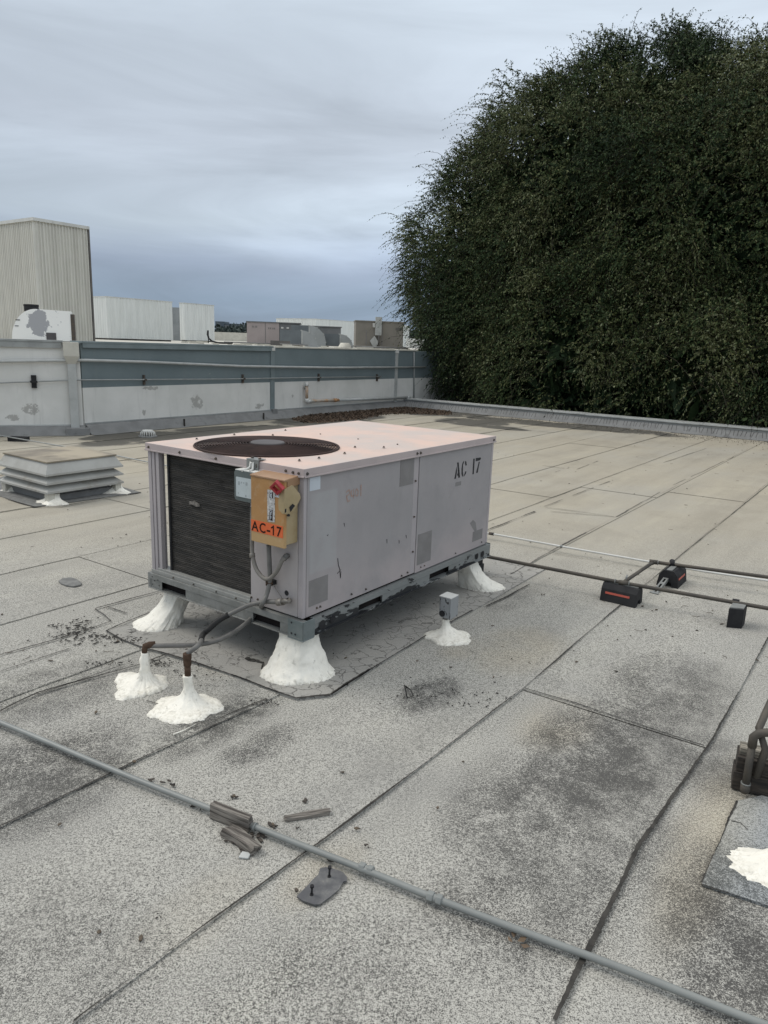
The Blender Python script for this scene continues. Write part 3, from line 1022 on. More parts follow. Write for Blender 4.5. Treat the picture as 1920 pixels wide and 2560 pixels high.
def cone(name, label, cat, cb, ct, R, rt, h, sq=0.0, pw=2.2, seed=0, ell=(1, 1), ang=0.0, group=None, lobes=.22, bend=1.6, base=.012, extra=None, parent=None):
    """mastic cone: irregular skirt at cb (world xy) rising to ct at height h"""
    mb = MB()
    nt, nr = 120, 26
    idx = []
    for j in range(nr + 1):
        f = j / nr                     # 0 outer rim, 1 top
        row = []
        for k in range(nt):
            th = 2 * math.pi * k / nt
            e = Vector((math.cos(th), math.sin(th), seed))
            fl = 1 - f * .8
            rsk = 1
            rim = R * (1 + lobes * mnoise.noise(e * 1.3) * 1.6 + (.05 if sq else .10) * fl * mnoise.noise(e * 5) + .06 * fl ** 3 * mnoise.noise(e * 17) + .04 * fl ** 4 * mnoise.noise(e * 40))
            if extra:
                da = (th - extra[0] + math.pi) % (2 * math.pi) - math.pi
                rim += extra[1] * math.exp(-(da / .35) ** 2)
            x, y = math.cos(th) * ell[0], math.sin(th) * ell[1]
            x, y = x * math.cos(ang) - y * math.sin(ang), x * math.sin(ang) + y * math.cos(ang)
            # square top
            cs, sn = math.cos(th - YAW), math.sin(th - YAW)
            rs = rt * ((1 - sq) + sq / max(abs(cs), abs(sn)))
            g = (1 - f) ** pw
            rr = rim * g + 0
            zz = base + (h - base) * (f ** 1.35 if sq else f ** 1.5)
            if j == 0:
                zz = -0.002
            elif j == 1:
                zz = base * (.6 + .5 * mnoise.noise(e * 9))
                g = (1 - .25 * f) ** pw
            sx = ct[0] * (1 - g ** (1 / bend)) + cb[0] * g ** (1 / bend)
            sy = ct[1] * (1 - g ** (1 / bend)) + cb[1] * g ** (1 / bend)
            px = sx + x * rim * g + math.cos(th) * rs * (1 - g)
            py = sy + y * rim * g + math.sin(th) * rs * (1 - g)
            nn = mnoise.noise(Vector((px * 14, py * 14, zz * 14 + seed))) * .010 + mnoise.noise(Vector((px * 34, py * 34, zz * 34 + seed))) * .0035 + mnoise.noise(Vector((px * 70, py * 70, zz * 80 + seed))) * .0025
            if j > 0:
                px += math.cos(th) * nn
                py += math.sin(th) * nn
                zz += .35 * abs(nn) * (1 if j > 1 else .3)
            row.append(len(mb.v))
            mb.v.append((px, py, zz))
        idx.append(row)
    for j in range(nr):
        for k in range(nt):
            mb.f.append((idx[j][k], idx[j][(k + 1) % nt], idx[j + 1][(k + 1) % nt], idx[j + 1][k]))
            mb.sm.append(True)
    mb.f.append(tuple(idx[-1]))
    mb.sm.append(False)
    if parent is not None:
        return mb.build(name, M_COAT, parent, label=label)
    o = mb.build(name, M_COAT, None, at_=(cb[0], cb[1], 0))
    tag(o, label, cat, group)
    return o


g_con = 'white mastic cones round roof penetrations'
cone('mastic_cone', 'white mastic cone round the left rusty conduit stub', 'pipe flashing', (-1.115, 3.14), (-1.105, 3.165), .122, .017, .165, pw=3.2, seed=21, group=g_con, extra=(2.35, .05))
cone('mastic_cone', 'white mastic cone round the nearer rusty conduit stub, closest to the camera', 'pipe flashing', (-.845, 2.955), (-.85, 2.975), .140, .02, .15, pw=3.0, seed=33, group=g_con, extra=(3.6, .03))
cone('mastic_cone', 'white mastic cone carrying the small grey junction box', 'pipe flashing', (.395, 3.865), (.375, 3.905), .13, .022, .10, pw=2.6, seed=41, group=g_con, ell=(1.05, .85))
cone('mastic_cone', 'white mastic cone at the right picture edge on the grey square patch', 'pipe flashing', (1.32, 2.0), (1.345, 2.05), .15, .03, .14, pw=2.6, seed=55, group=g_con, ell=(1.15, .8), ang=-.4)
cone('mastic_cone', 'small white mastic lump on the low kerb at the right edge', 'pipe flashing', tuple(at(1935, 1098)[:2]), tuple(at(1935, 1092)[:2]), .2, .06, .2, pw=2, seed=60, group=g_con)
# a far leg seen as a dark block behind the right leg
mb = MB().obox(Vector((.66, 4.98, 0)), A, B, Z, .16, .10, .075).obox(Vector((.655, 4.985, .078)), A, B, Z, .15, .09, .05)
o = mb.build('support_block', M_BLACK, None, bev=.004, at_=(.66, 4.98, 0))
tag(o, 'stack of two dark timber blocks behind the right white leg', 'block')

# ------------------------------------------------------------------ cooling unit
def unit_paint(name, c1, c2, side=False):
    m, t, b = new_mat(name)
    co = t.add('ShaderNodeTexCoord').outputs['Object']
    x, y, z = t.sep(co)
    n = t.noise(co, 2.2, 6, 0.62)
    n2 = t.noise(co, 7, 6, 0.6)
    cc = t.mix(t.ramp(n, 0.35, 0.65), c1, c2)
    cc = t.mix(t.ramp(n2, 0.5, 0.75, 0, .35), cc, tuple(v * .8 for v in c1))
    if side:
        # paler rectangle where a large plate used to hang, paler towards the lower edge
        def rect(x0, x1, z0, z1, s=.01):
            a = t.m('MULTIPLY', t.ramp(x, x0 - s, x0 + s), t.ramp(x, x1 - s, x1 + s, 1, 0))
            b_ = t.m('MULTIPLY', t.ramp(z, z0 - s, z0 + s), t.ramp(z, z1 - s, z1 + s, 1, 0))
            return t.m('MULTIPLY', a, b_)
        pale = t.m('MULTIPLY', rect(.045, .245, .53, .925), t.ramp(n2, .3, .6, .35, 1))
        cc = t.mix(t.m('MULTIPLY', pale, .65), cc, (0.36, 0.36, 0.36))
        cc = t.mix(t.m('MULTIPLY', t.ramp(z, .34, .62, .75, 0), t.ramp(n, .3, .6)), cc, (0.40, 0.35, 0.345))
        st = t.noise(t.mapping(co, scale=(5, 1, 1)), 4, 7, .65)
        cc = t.mix(t.ramp(st, .55, .75, 0, .4), cc, (0.33, 0.335, 0.335))
        sc = t.noise(t.mapping(co, scale=(3, 1, 14), rot=(0, .5, 0)), 9, 4, .7)
        cc = t.mix(t.ramp(sc, .76, .78, 0, .5), cc, (0.18, 0.17, 0.17))
    # specks
    sp = t.noise(co, 90, 3, .6)
    cc = t.mix(t.ramp(sp, .70, .76, 0, .5), cc, (0.15, 0.12, 0.10))
    t.l.new(cc, b.inputs['Base Color'])
    b.inputs['Roughness'].default_value = 0.7
    bump(t, b, t.m('ADD', t.m('MULTIPLY', t.noise(co, 1.5, 2, .5), 3.0), t.m('MULTIPLY', t.noise(co, 120, 3, .6), .06)), 0.25, 0.006)
    return m


M_TOP = unit_paint('faded_pink_lid', (0.62, 0.45, 0.375), (0.50, 0.43, 0.39))
M_LIDE = unit_paint('lid_edge', (0.46, 0.39, 0.375), (0.40, 0.345, 0.335))
M_SIDE = unit_paint('side_paint', (0.290, 0.276, 0.276), (0.325, 0.305, 0.305), True)
M_END = unit_paint('end_paint', (0.41, 0.375, 0.365), (0.35, 0.33, 0.325))
M_POST = unit_paint('post_paint', (0.345, 0.32, 0.325), (0.39, 0.355, 0.355))
M_OLD = paint('old_label_ghost', (0.185, 0.175, 0.170), (0.215, 0.205, 0.20), 8, 0.8)
M_SILL = paint('sill_metal', (0.30, 0.305, 0.285), (0.25, 0.25, 0.235), 8, .5, dirt=(.12, .11, .10), damt=.6)
M_DARK = paint('dark_inside', (0.012, 0.010, 0.010), (0.02, 0.016, 0.015), 3, 0.9)
M_COIL, tc, bc = new_mat('coil_fins')
oc_ = tc.add('ShaderNodeTexCoord').outputs['Object']
cn = tc.noise(tc.mapping(oc_, scale=(1, 2, 8)), 3, 6, .65)
tc.l.new(tc.mix(tc.ramp(cn, .35, .7), (0.013, 0.012, 0.010), (0.042, 0.037, 0.031)), bc.inputs['Base Color'])
bc.inputs['Roughness'].default_value = .7
wv = tc.add('ShaderNodeTexWave', wave_type='BANDS', bands_direction='Z', ins={'Vector': oc_, 'Scale': 38.0, 'Distortion': 1.5, 'Detail': 2.0})
bump(tc, bc, wv.outputs[1], .6, .004)
M_GRILL = paint('rusty_grille', (0.040, 0.028, 0.026), (0.062, 0.040, 0.035), 6, 0.7)
M_HUB = paint('hub_plate', (0.070, 0.064, 0.064), (0.09, 0.082, 0.082), 6, 0.7)


def rail_mat():
    m, t, b = new_mat('peeling_rail')
    co = t.add('ShaderNodeTexCoord').outputs['Object']
    x, y, z = t.sep(co)
    n = t.noise(t.mapping(co, scale=(.55, 1, 1.8)), 11, 8, .66, .3)
    amt = t.m('MULTIPLY', t.ramp(y, -.03, .03, 1, 0), t.ramp(x, 0.05, 1.2, .05, -.07))
    lowz = t.m('MULTIPLY', t.ramp(z, .225, .275, .22, 0), t.ramp(y, -.03, .03, 1, 0))
    pe = t.ramp(t.m('ADD', n, t.m('ADD', amt, lowz)), .60, .615)
    g = t.mix(t.noise(co, 5, 5, .6), (0.27, 0.285, 0.28), (0.17, 0.18, 0.18))
    cc = t.mix(pe, g, (0.022, 0.024, 0.027))
    t.l.new(cc, b.inputs['Base Color'])
    b.inputs['Roughness'].default_value = .5
    b.inputs['Metallic'].default_value = .25
    bump(t, b, t.m('SUBTRACT', t.m('MULTIPLY', t.noise(co, 60, 3, .6), .2), pe), .5, .003)
    return m


M_RAIL = rail_mat()
U = thing('cooling_unit', 'weathered pinkish grey packaged rooftop cooling unit stencilled AC 17, in the middle of the roof', 'air conditioner', N0, YAW)
L_, W_, ZB, ZT = 1.88, 1.139, .2206, 1.051
cone('leg', 'wide white mastic coated leg under the nearest corner of the cooling unit', 'support leg', (-.405, 3.345), (-.400, 3.375), .168, .076, .222, sq=.8, pw=1.6, seed=3, parent=U, lobes=.08, bend=1, ell=(1.08, .95))
cone('leg', 'white mastic coated leg under the left coil corner, smeared out towards the left', 'support leg', (-1.285, 3.90), (-1.16, 3.975), .135, .062, .222, sq=.7, pw=2.4, seed=8, parent=U, bend=1.9, ell=(1.05, .95), lobes=.12)
cone('leg', 'white mastic coated leg under the right corner, smeared out towards the pipes', 'support leg', (.70, 4.78), (.565, 4.74), .14, .065, .222, sq=.7, pw=2.4, seed=15, parent=U, bend=1.9, ell=(1.15, .8), lobes=.12)
# coil block and body
MB().box(.0265, .0325, .352, 1.004, .33, 1.006).box(.0326, .90, .985, 1.004, .33, 1.006).build('coil', M_COIL, U, True)
MB().box(.04, .90, .352, .98, .325, .335).build('drain_pan', M_DARK, U, True)
mb = MB()
for k in range(62):
    z = .342 + k * .0107
    pr = []
    for i in range(15):
        y = .354 + (1.0 - .354) * i / 14
        dz = .0012 * math.sin(y * 30 + k * .2) + random.uniform(-.0004, .0004)
        mb.v += [(.0265, y, z + dz), (.0245, y, z + dz + .002), (.0245, y, z + dz + .006), (.0265, y, z + dz + .008)]
        i0 = len(mb.v) - 4
        if i:
            for j in range(3):
                mb.f.append((i0 - 4 + j, i0 - 3 + j, i0 + 1 + j, i0 + j))
                mb.sm.append(False)
mb.build('fin_rows', M_COIL, U, True, kind='stuff')
# bent bit of fins
q = MB().prism([(.018, .837, .765), (.018, .80, .773), (.018, .757, .762), (.018, .752, .75), (.018, .78, .745), (.018, .81, .752), (.018, .835, .748)], (.006, 0, 0))
q.build('scuffed_fins', paint('scuff', (.22, .2, .18), (.1, .09, .08), 60, .6), U, True)
MB().box(.90, 1.86, .03, 1.125, .315, 1.006).build('rear_cabinet', M_SIDE, U, True)
MB().box(.01, .90, .035, .345, .318, 1.0).build('control_cabinet', M_END, U, True)
# end face: control panel, posts, sill
MB().box(-.002, .010, .032, .350, .316, 1.008).build('control_panel', M_END, U, True, bev=.002)
mb = MB().box(-.004, .018, -.004, .029, .316, 1.006)
mb.build('corner_post', M_POST, U, True, bev=.003)
mb = MB()
mb.box(-.004, .006, 1.118, 1.143, .316, 1.006).box(-.002, .03, 1.092, 1.113, .316, 1.006).box(.004, .035, 1.078, 1.090, .316, 1.006).box(-.004, .02, 1.052, 1.074, .316, 1.006).box(.006, .04, 1.060, 1.139, .316, 1.0)
mb.build('corner_post', M_POST, U, True)
MB().box(1.85, 1.88, 1.10, 1.139, .316, 1.006).build('corner_post', M_POST, U, True)
MB().box(1.859, 1.884, -.004, .03, .316, 1.006).build('corner_post', M_POST, U, True, bev=.002)
MB().box(-.006, .06, .352, 1.09, .309, .345).box(-.010, -.004, .352, 1.145, .309, .330).build('coil_sill', M_SILL, U, True, bev=.002)
# fin guard strip beside the open gap
MB().box(.016, .028, .995, 1.008, .335, 1.006).build('coil_edge', M_BLACK, U, True)
# side panels
MB().box(.022, .926, -.002, .010, .316, 1.010).build('side_panel', M_SIDE, U, True, bev=.002)
MB().box(.980, 1.856, -.004, .008, .310, 1.010).build('side_panel', M_SIDE, U, True, bev=.002)
MB().box(.929, .977, .0005, .012, .314, 1.010).build('mullion', M_POST, U, True, bev=.001)
MB().box(.02, .9, .01, .034, .32, 1.0).build('inner_liner', M_DARK, U, True)
MB().box(1.86, 1.875, .03, 1.10, .315, 1.006).build('end_panel', M_SIDE, U, True)
# lid with the fan opening
FX, FY, FRAD = .372, .600, .386
mb = MB()
n = 96
rim, out = [], []
X0, X1, Y0, Y1 = -.012, .80, -.012, 1.151
for k in range(n):
    a = 2 * math.pi * k / n
    ca, sa = math.cos(a), math.sin(a)
    rim.append((FX + FRAD * ca, FY + FRAD * sa, ZT + .004))
    tx = ((X1 - FX) / ca) if ca > 1e-6 else ((X0 - FX) / ca if ca < -1e-6 else 1e9)
    ty = ((Y1 - FY) / sa) if sa > 1e-6 else ((Y0 - FY) / sa if sa < -1e-6 else 1e9)
    tt = min(tx, ty)
    out.append((FX + tt * ca, FY + tt * sa, ZT))
# exact corners
for cx, cy in ((X0, Y0), (X1, Y0), (X1, Y1), (X0, Y1)):
    k = min(range(n), key=lambda k: (out[k][0] - cx) ** 2 + (out[k][1] - cy) ** 2)
    out[k] = (cx, cy, ZT)
mb.add(rim + out, [(k, n + k, n + (k + 1) % n, (k + 1) % n) for k in range(n)])
inn = [(x, y, ZT - .03) for x, y, _ in rim]
mb.add(rim + inn, [(k, (k + 1) % n, n + (k + 1) % n, n + k) for k in range(n)])
# crowned rear half (raised slightly in the middle)
gx, gy = 12, 12
vs = []
for i in range(gx + 1):
    for j in range(gy + 1):
        fx, fy = i / gx, j / gy
        vs.append((X1 + (1.892 - X1) * fx, Y0 + (Y1 - Y0) * fy, ZT + .010 * min(1, 6 * min(fx, 1 - fx, fy, 1 - fy))))
mb.add(vs, [(i * (gy + 1) + j, (i + 1) * (gy + 1) + j, (i + 1) * (gy + 1) + j + 1, i * (gy + 1) + j + 1) for i in range(gx) for j in range(gy)], True)
lid = mb.build('lid', M_TOP, U, True)
mb = MB()
X1e = 1.892
h0, h1 = ZT - .042, ZT + .0005
mb.box(X0, X1e, Y0 - .002, Y0 + .003, h0, h1).box(X0, X1e, Y1 - .003, Y1 + .002, h0, h1).box(X0 - .002, X0 + .003, Y0, Y1, h0, h1).box(X1e - .003, X1e + .002, Y0, Y1, h0, h1)
mb.box(X0 - .006, X1e + .004, Y0 - .006, Y0 - .001, h0, h0 + .008).box(X0 - .006, X0 - .001, Y0 - .006, Y1 + .004, h0, h0 + .008)
mb.build('lid_skirt', M_LIDE, U, True, bev=.0015)
# fan well
mb = MB().tube([(FX, FY, ZT - .02), (FX, FY,   .86)], .338, 64, caps=False)
annu = [(FX + r_ * math.cos(2 * math.pi * k / 64), FY + r_ * math.sin(2 * math.pi * k / 64), ZT - .025) for r_ in (.338, .388) for k in range(64)]
mb.add(annu, [(k, (k + 1) % 64, 64 + (k + 1) % 64, 64 + k) for k in range(64)])
mb.build('fan_well', M_DARK, U, True)
# fan
mb = MB().cyl((FX, FY, .80), (FX, FY, .97), .07, 24)
for k in range(4):
    a = k * math.pi / 2 + .4
    pts = []
    for rr, da, dz in ((.07, -.35, 0), (.36, -.42, 0), (.37, .30, .07), (.07, .35, .05)):
        pts.append((FX + rr * math.cos(a + da), FY + rr * math.sin(a + da), .90 + dz))
    mb.add(pts, [(0, 1, 2, 3)])
mb.build('fan', M_GRILL, U, True)
# grille: rim ring, concentric wires, spokes, hub plate
G = MB()
for r0, wd in ((FRAD + .004, .005),):
    G.tube([(FX + r0 * math.cos(2 * math.pi * k / 96), FY + r0 * math.sin(2 * math.pi * k / 96), ZT + .008) for k in range(97)], .005, 6, caps=False)
grille = G.build('grille_rim', M_GRILL, U, True)
mb = MB()
NW = 19
for i in range(NW):
    r0 = .100 + (.380 - .100) * i / (NW - 1)
    zz = ZT + .010 + .012 * (1 - (r0 / .4) ** 2)
    mb.tube([(FX + r0 * math.cos(2 * math.pi * k / 72), FY + r0 * math.sin(2 * math.pi * k / 72), zz) for k in range(73)], .0027, 5, caps=False)
for k in range(6):
    a = k * math.pi / 3 + .35
    mb.tube([(FX + rr * math.cos(a), FY + rr * math.sin(a), ZT + .006 + .012 * (1 - (rr / .4) ** 2)) for rr in (.08, .2, .3, .395)], .0032, 5)
mb.build('grille_wires', M_GRILL, U, True, kind='stuff')
mb = MB()
prof = [(.0, .030), (.088, .030), (.093, .026), (.093, .018)]
nn = 40
vs = [(FX, FY, ZT + .032)]
for r0, z0 in prof[1:]:
    vs += [(FX + r0 * math.cos(2 * math.pi * k / nn), FY + r0 * math.sin(2 * math.pi * k / nn), ZT + z0) for k in range(nn)]
fs = [(0, 1 + k, 1 + (k + 1) % nn) for k in range(nn)]
for j in range(2):
    fs += [(1 + j * nn + k, 1 + j * nn + nn + k, 1 + j * nn + nn + (k + 1) % nn, 1 + j * nn + (k + 1) % nn) for k in range(nn)]
mb.add(vs, fs, False)
mb.build('hub_plate', M_HUB, U, True)
# screws
mb = MB()


def scr(p, ax, r=.006, h=.005):
    p = Vector(p)
    mb.tube([p, p + Vector(ax) * h * .4], r * 1.35, 8)
    mb.tube([p, p + Vector(ax) * h * 1.6], r * .8, 6)


for x, y in ((.126, .144), (.255, .030 + .1), (.477, .145), (.82, .139), (.965, .147), (.968, .436), (.971, .735), (.963, 1.024), (.26, 1.05), (.555, 1.06), (.07, .60), (.70, .25), (.72, .9)):
    scr((x, y, ZT + .006), (0, 0, 1))
for y, z in ((.10, 1.03), (.055, 1.028), (.02, 1.028), (.58, 1.03), (.86, 1.03), (1.12, 1.03)):
    scr((-.014, y, z), (-1, 0, 0), .0055)
for x, z in ((.006, 1.028), (.93, 1.030), (.965, 1.030), (1.86, 1.028)):
    scr((x, -.014, z), (0, -1, 0), .006)
for x, z in ((.944, .87), (.945, .66), (.948, .45), (.10, .345), (.125, .345), (.50, .338), (.84, .33), (.90, .335), (1.04, .335), (1.08, .335), (1.45, .332), (1.80, .335), (.375, .343)):
    scr((x, -.002, z), (0, -1, 0), .0045)
for y, z in ((.345, .345), (.345, .86), (.345, .72), (.30, .345)):
    scr((-.002, y, z), (-1, 0, 0), .0045)
for y, z in ((.95, .318), (.78, .318), (.6, .318), (.45, .318)):
    scr((-.009, y, z), (-1, 0, 0), .004)
mb.build('screws', M_RUSTY, U, True, kind='stuff')
# knock-out hole in the control panel, holes in rails
mb = MB().disc((-.0035, .103, .425), Vector((0, 1, 0)), Vector((0, 0, 1)), .0135, 20)
mb.build('knockout_hole', M_BLACK, U, True)
# labels and ghosts
M_STICK = paint('white_sticker', (0.52, 0.56, 0.60), (0.47, 0.51, 0.55), 5, 0.5)
for (x0, x1, z0, z1, m_) in ((.037, .112, .940, 1.003, M_STICK), (.785, .920, .858, 1.010, M_OLD), (.995, 1.147, .355, .543, M_OLD), (.040, .182, .365, .498, M_OLD), (1.67, 1.803, .362, .431, M_OLD)):
    e = .001 if x0 > .98 else 0
    MB().box(x0, x1, -.0035 - 2 * e, -.0015, z0, z1).build('sticker' if m_ is M_STICK else 'label_ghost', m_, U, True)
mb = MB().prism([(1.62, -.0048, .50), (1.66, -.0048, .515), (1.70, -.0048, .49), (1.72, -.0048, .43), (1.69, -.0048, .432), (1.67, -.0048, .45)], (0, .001, 0))
MB().box(1.40, 1.47, -.0048, -.0038, .775, .80).build('label_ghost', M_OLD, U, True)
mb.build('paint_stain', M_OLD, U, True)
# scratches
mb = MB()
for pts in (((.255, .565), (.262, .53), (.275, .50), (.28, .455), (.285, .49)), ((.30, .74), (.306, .72)), ((.17, .70), (.18, .704)), ((.87, .565), (.875, .545)), ((.68, .58), (.683, .555)), ((.80, .55), (.803, .53)), ((1.60, .595), (1.625, .60)), ((.255, .485), (.285, .50))):
    mb.tube([(x, -.003, z) for x, z in pts], [.0022] * (len(pts) - 1) + [.0008], 4)
mb.build('scratches', M_BLACK, U, True, kind='stuff')
# faded orange scrawl
M_SCR = paint('faded_orange', (0.36, 0.235, 0.19), (0.33, 0.26, 0.235), 30, 0.8)
mb = MB()


def stroke(pts, w_=.006, y=-.0032):
    for (x0, z0), (x1, z1) in zip(pts[:-1], pts[1:]):
        d = Vector((x1 - x0, 0, z1 - z0))
        if d.length < 1e-6:
            continue
        nrm = Vector((-d.z, 0, d.x)).normalized() * w_ / 2
        p, q = Vector((x0, y, z0)), Vector((x1, y, z1))
        mb.add([p - nrm, q - nrm, q + nrm, p + nrm], [(0, 1, 2, 3)])


stroke([(.31, .895), (.335, .905), (.345, .885), (.315, .875), (.325, .845), (.345, .85)], .008)
stroke([(.355, .90), (.352, .87), (.375, .868)], .007)
stroke([(.372, .905), (.372, .855)], .006)
stroke([(.39, .90), (.385, .87), (.405, .862), (.412, .885), (.395, .903)], .007)
stroke([(.432, .918), (.432, .858)], .009)
mb.build('orange_scrawl', M_SCR, U, True)
# stencil AC 17
M_STEN = paint('stencil_black', (0.025, 0.025, 0.027), (0.05, 0.05, 0.052), 60, 0.7)
def sten(polys):
    for grp in (polys[0:2], polys[2:5], polys[5:6], polys[6:8]):
        mb = MB()
        for P in grp:
            mb.prism([(x, -.0052, z) for x, z in P], (0, .0008, 0))
        mb.build('stencil_letter', M_STEN, U, True)


cc5 = lambda x, y: (lambda P: ((P - N0).dot(A), P.z))(onp(1120 + x * 110 / 1659, 1120 + y * 110 / 1659, N0 - B * .005, B))
sten([[cc5(*p) for p in P] for P in (
    [(345, 550), (405, 545), (455, 1105), (395, 1125), (385, 1035), (345, 1045), (375, 920), (370, 800)],
    [(325, 700), (340, 900), (300, 1155), (242, 1165), (285, 940)],
    [(600, 490), (615, 500), (570, 640), (560, 900), (585, 1060), (545, 1075), (512, 980), (515, 760), (550, 560)],
    [(655, 485), (690, 510), (710, 650), (665, 660), (650, 590), (638, 600)],
    [(655, 880), (695, 880), (670, 980), (610, 1070), (615, 1000)],
    [(958, 405), (1010, 400), (975, 980), (925, 995)],
    [(1055, 380), (1230, 355), (1245, 405), (1200, 465), (1045, 500)],
    [(1165, 520), (1198, 515), (1120, 930), (1060, 945)])])
# base rail
mb = MB()
RX = -.020
zt_, zb_ = .3135, ZB


def webs(spans, axis):
    for a0, a1 in spans:
        if axis == 'y':
            mb.box(RX, RX + .004, a0, a1, zb_ + .004, .276)
        else:
            mb.box(a0, a1, RX, RX + .004, zb_ + .004, .276)


mb.box(RX - .004, .02, -.02, 1.152, .276, .282).box(RX - .004, RX, -.02, 1.152, .282, .305).box(RX - .004, .01, -.02, 1.152, .305, .3085)
webs([(.075, .130), (.318, .838), (1.042, 1.152)], 'y')
mb.box(RX - .010, .02, -.018, 1.152, zb_, zb_ + .004)
front = mb.build('base_rail', M_ZINC, U, True, bev=.001)
mb = MB()
mb.box(.062, 1.90, RX - .004, .02, .276, .281).box(.062, 1.90, RX - .003, RX, .281, .300).box(.062, 1.90, RX - .003, .01, .300, .304)
webs([(.062, .42), (.632, 1.122), (1.35, 1.90)], 'x')
mb.box(.062, 1.90, RX - .012, .02, zb_, zb_ + .004)
mb.build('base_rail', M_RAIL, U, True, label='peeling base rail of the long side')
mb = MB()
mb.box(RX - .003, RX, 1.139, 1.16, zb_, .31)
mb.box(1.90, 1.904, -.02, 1.152, zb_, .31)
mb.box(RX, 1.9, 1.150, 1.154, zb_, .31)
mb.build('base_rail', M_ZINC, U, True)
mb = MB().box(.012, .02, .05, .36, .222, .30).box(.012, .02, .80, 1.10, .222, .30).box(.38, .66, .012, .02, .222, .30).box(1.08, 1.40, .012, .02, .222, .30).box(.03, 1.86, .05, 1.10, .30, .312).box(.05, 1.85, .10, .105, zb_ + .02, .30).box(.09, .095, .12, 1.05, zb_ + .02, .30)
mb.build('underside_shade', M_DARK, U, True)  # floor, plus black panels that put shade behind the rail slots
M_BRK = paint('corner_zinc', (0.135, 0.165, 0.165), (0.18, 0.205, 0.205), 9, 0.45, 0.2, dirt=(0.06, 0.06, 0.06), dscale=14)
mb = MB().box(RX - .009, RX - .005, -.029, .072, zb_ - .006, .312).box(RX - .009, .058, -.029, -.025, zb_ - .006, .312)
mb.box(RX - .012, .05, -.032, .07, zb_ - .008, zb_ - .003)
cb = mb.build('corner_bracket', M_BRK, U, True, bev=.003)
mb = MB()
for y_, z_ in ((.045, .295), (.045, .24), (.02, .24)):
    mb.disc((RX - .0102, y_, z_), Vector((0, 1, 0)), Z, .0055, 12)
mb.disc((1.745 - .035, RX - .0045, .258), Vector((1, 0, 0)), Z, .021, 20).disc((1.79, RX - .0045, .256), Vector((1, 0, 0)), Z, .023, 20)
mb.disc((.119, RX - .0045, .256), Vector((1, 0, 0)), Z, .025, 20).disc((.200, RX - .0045, .262), Vector((1, 0, 0)), Z, .021, 20)
for y_, z_ in ((1.12, .29), (1.10, .27), (1.07, .28), (1.06, .25), (1.12, .245)):
    mb.disc((RX - .0046, y_, z_), Vector((0, 1, 0)), Z, .004, 10)
mb.build('rail_holes', M_BLACK, U, True, kind='stuff')

# ------------------------------------------------------------------ disconnect switch, grey outlet box
def UL(x, y, z):
    return N0 + A * x + B * y + Z * z


def yel_mat():
    m, t, b = new_mat('yellowed_plastic')
    co = t.add('ShaderNodeTexCoord').outputs['Object']
    n = t.noise(co, 9, 5, .6)
    x, y, z = t.sep(co)
    cc = t.mix(t.ramp(n, .35, .65), (0.40, 0.215, 0.078), (0.35, 0.185, 0.068))
    cc = t.mix(t.m('MULTIPLY', t.ramp(z, .055, .13, 1, 0), .85), cc, (0.43, 0.29, 0.14))
    cc = t.mix(t.m('MULTIPLY', t.ramp(t.noise(co, 20, 6, .65), .5, .7), .3), cc, (0.5, 0.38, 0.24))
    t.l.new(cc, b.inputs['Base Color'])
    b.inputs['Roughness'].default_value = .45
    return m


M_YEL = yel_mat()
M_YELS = paint('pale_yellow_plastic', (0.38, 0.30, 0.175), (0.34, 0.265, 0.145), 9, .5, dirt=(.25, .15, .06), dscale=12, damt=.5)
M_YELT = paint('tan_plastic', (0.33, 0.20, 0.115), (0.29, 0.17, 0.09), 12, .5)
D = thing('disconnect_switch', 'yellowed orange switch box labelled AC-17 with red handle tab, hung on the unit corner', 'switch box', UL(-.05, .13, .68), YAW)


def dl(x, y, z):   # unit coords -> local of D
    return (x + .05, y - .13, z - .68)


def dbox(mb, x0, x1, y0, y1, z0, z1):
    a_, b_ = dl(x0, y0, z0), dl(x1, y1, z1)
    return mb.box(a_[0], b_[0], a_[1], b_[1], a_[2], b_[2])


dbox(MB(), -.088, -.004, .032, .226, .695, .985).build('body', M_YELS, D, True, bev=.004)
cover = dbox(MB(), -.104, -.088, .024, .240, .684, .998)
cover.build('cover', M_YEL, D, True, bev=.003)
hood = MB().prism([dl(-.108, .021, .998), dl(-.108, .021, 1.008), dl(-.045, .021, 1.014), dl(-.003, .021, 1.018), dl(-.003, .021, .975), dl(-.085, .021, .965), dl(-.087, .021, .998)], (0, .222, 0))
hood.build('hood', M_YELT, D, True, bev=.003)
# warped flap of the handle mount on the right side
mb = MB().prism([dl(-.1065, .048, .955), dl(-.1065, .062, .90), dl(-.1065, .058, .865), dl(-.1065, .035, .85), dl(-.1065, .022, .853), dl(-.1065, .022, .965)], (.002, 0, 0))
mb.prism([dl(-.106, .0215, .965), dl(-.06, .015, .98), dl(-.022, .004, .935), dl(-.018, .002, .915), dl(-.045, .012, .865), dl(-.075, .018, .838), dl(-.106, .0215, .852)], (0, .012, 0))
mb.build('handle_shield', M_YELS, D, True, bev=.002)
mb = MB().prism([dl(-.080, .0135, .880), dl(-.062, .0105, .893), dl(-.048, .010, .882), dl(-.062, .0105, .872), dl(-.074, .012, .858)], (0, .003, 0))
mb.prism([dl(-.105, .021, .872), dl(-.098, .021, .876), dl(-.098, .021, .860), dl(-.105, .021, .857)], (0, -.003, 0))
mb.cyl(dl(-.085, .022, .843), dl(-.085, .012, .843), .006, 10)
mb.build('shield_holes', M_BLACK, D, True, kind='stuff')
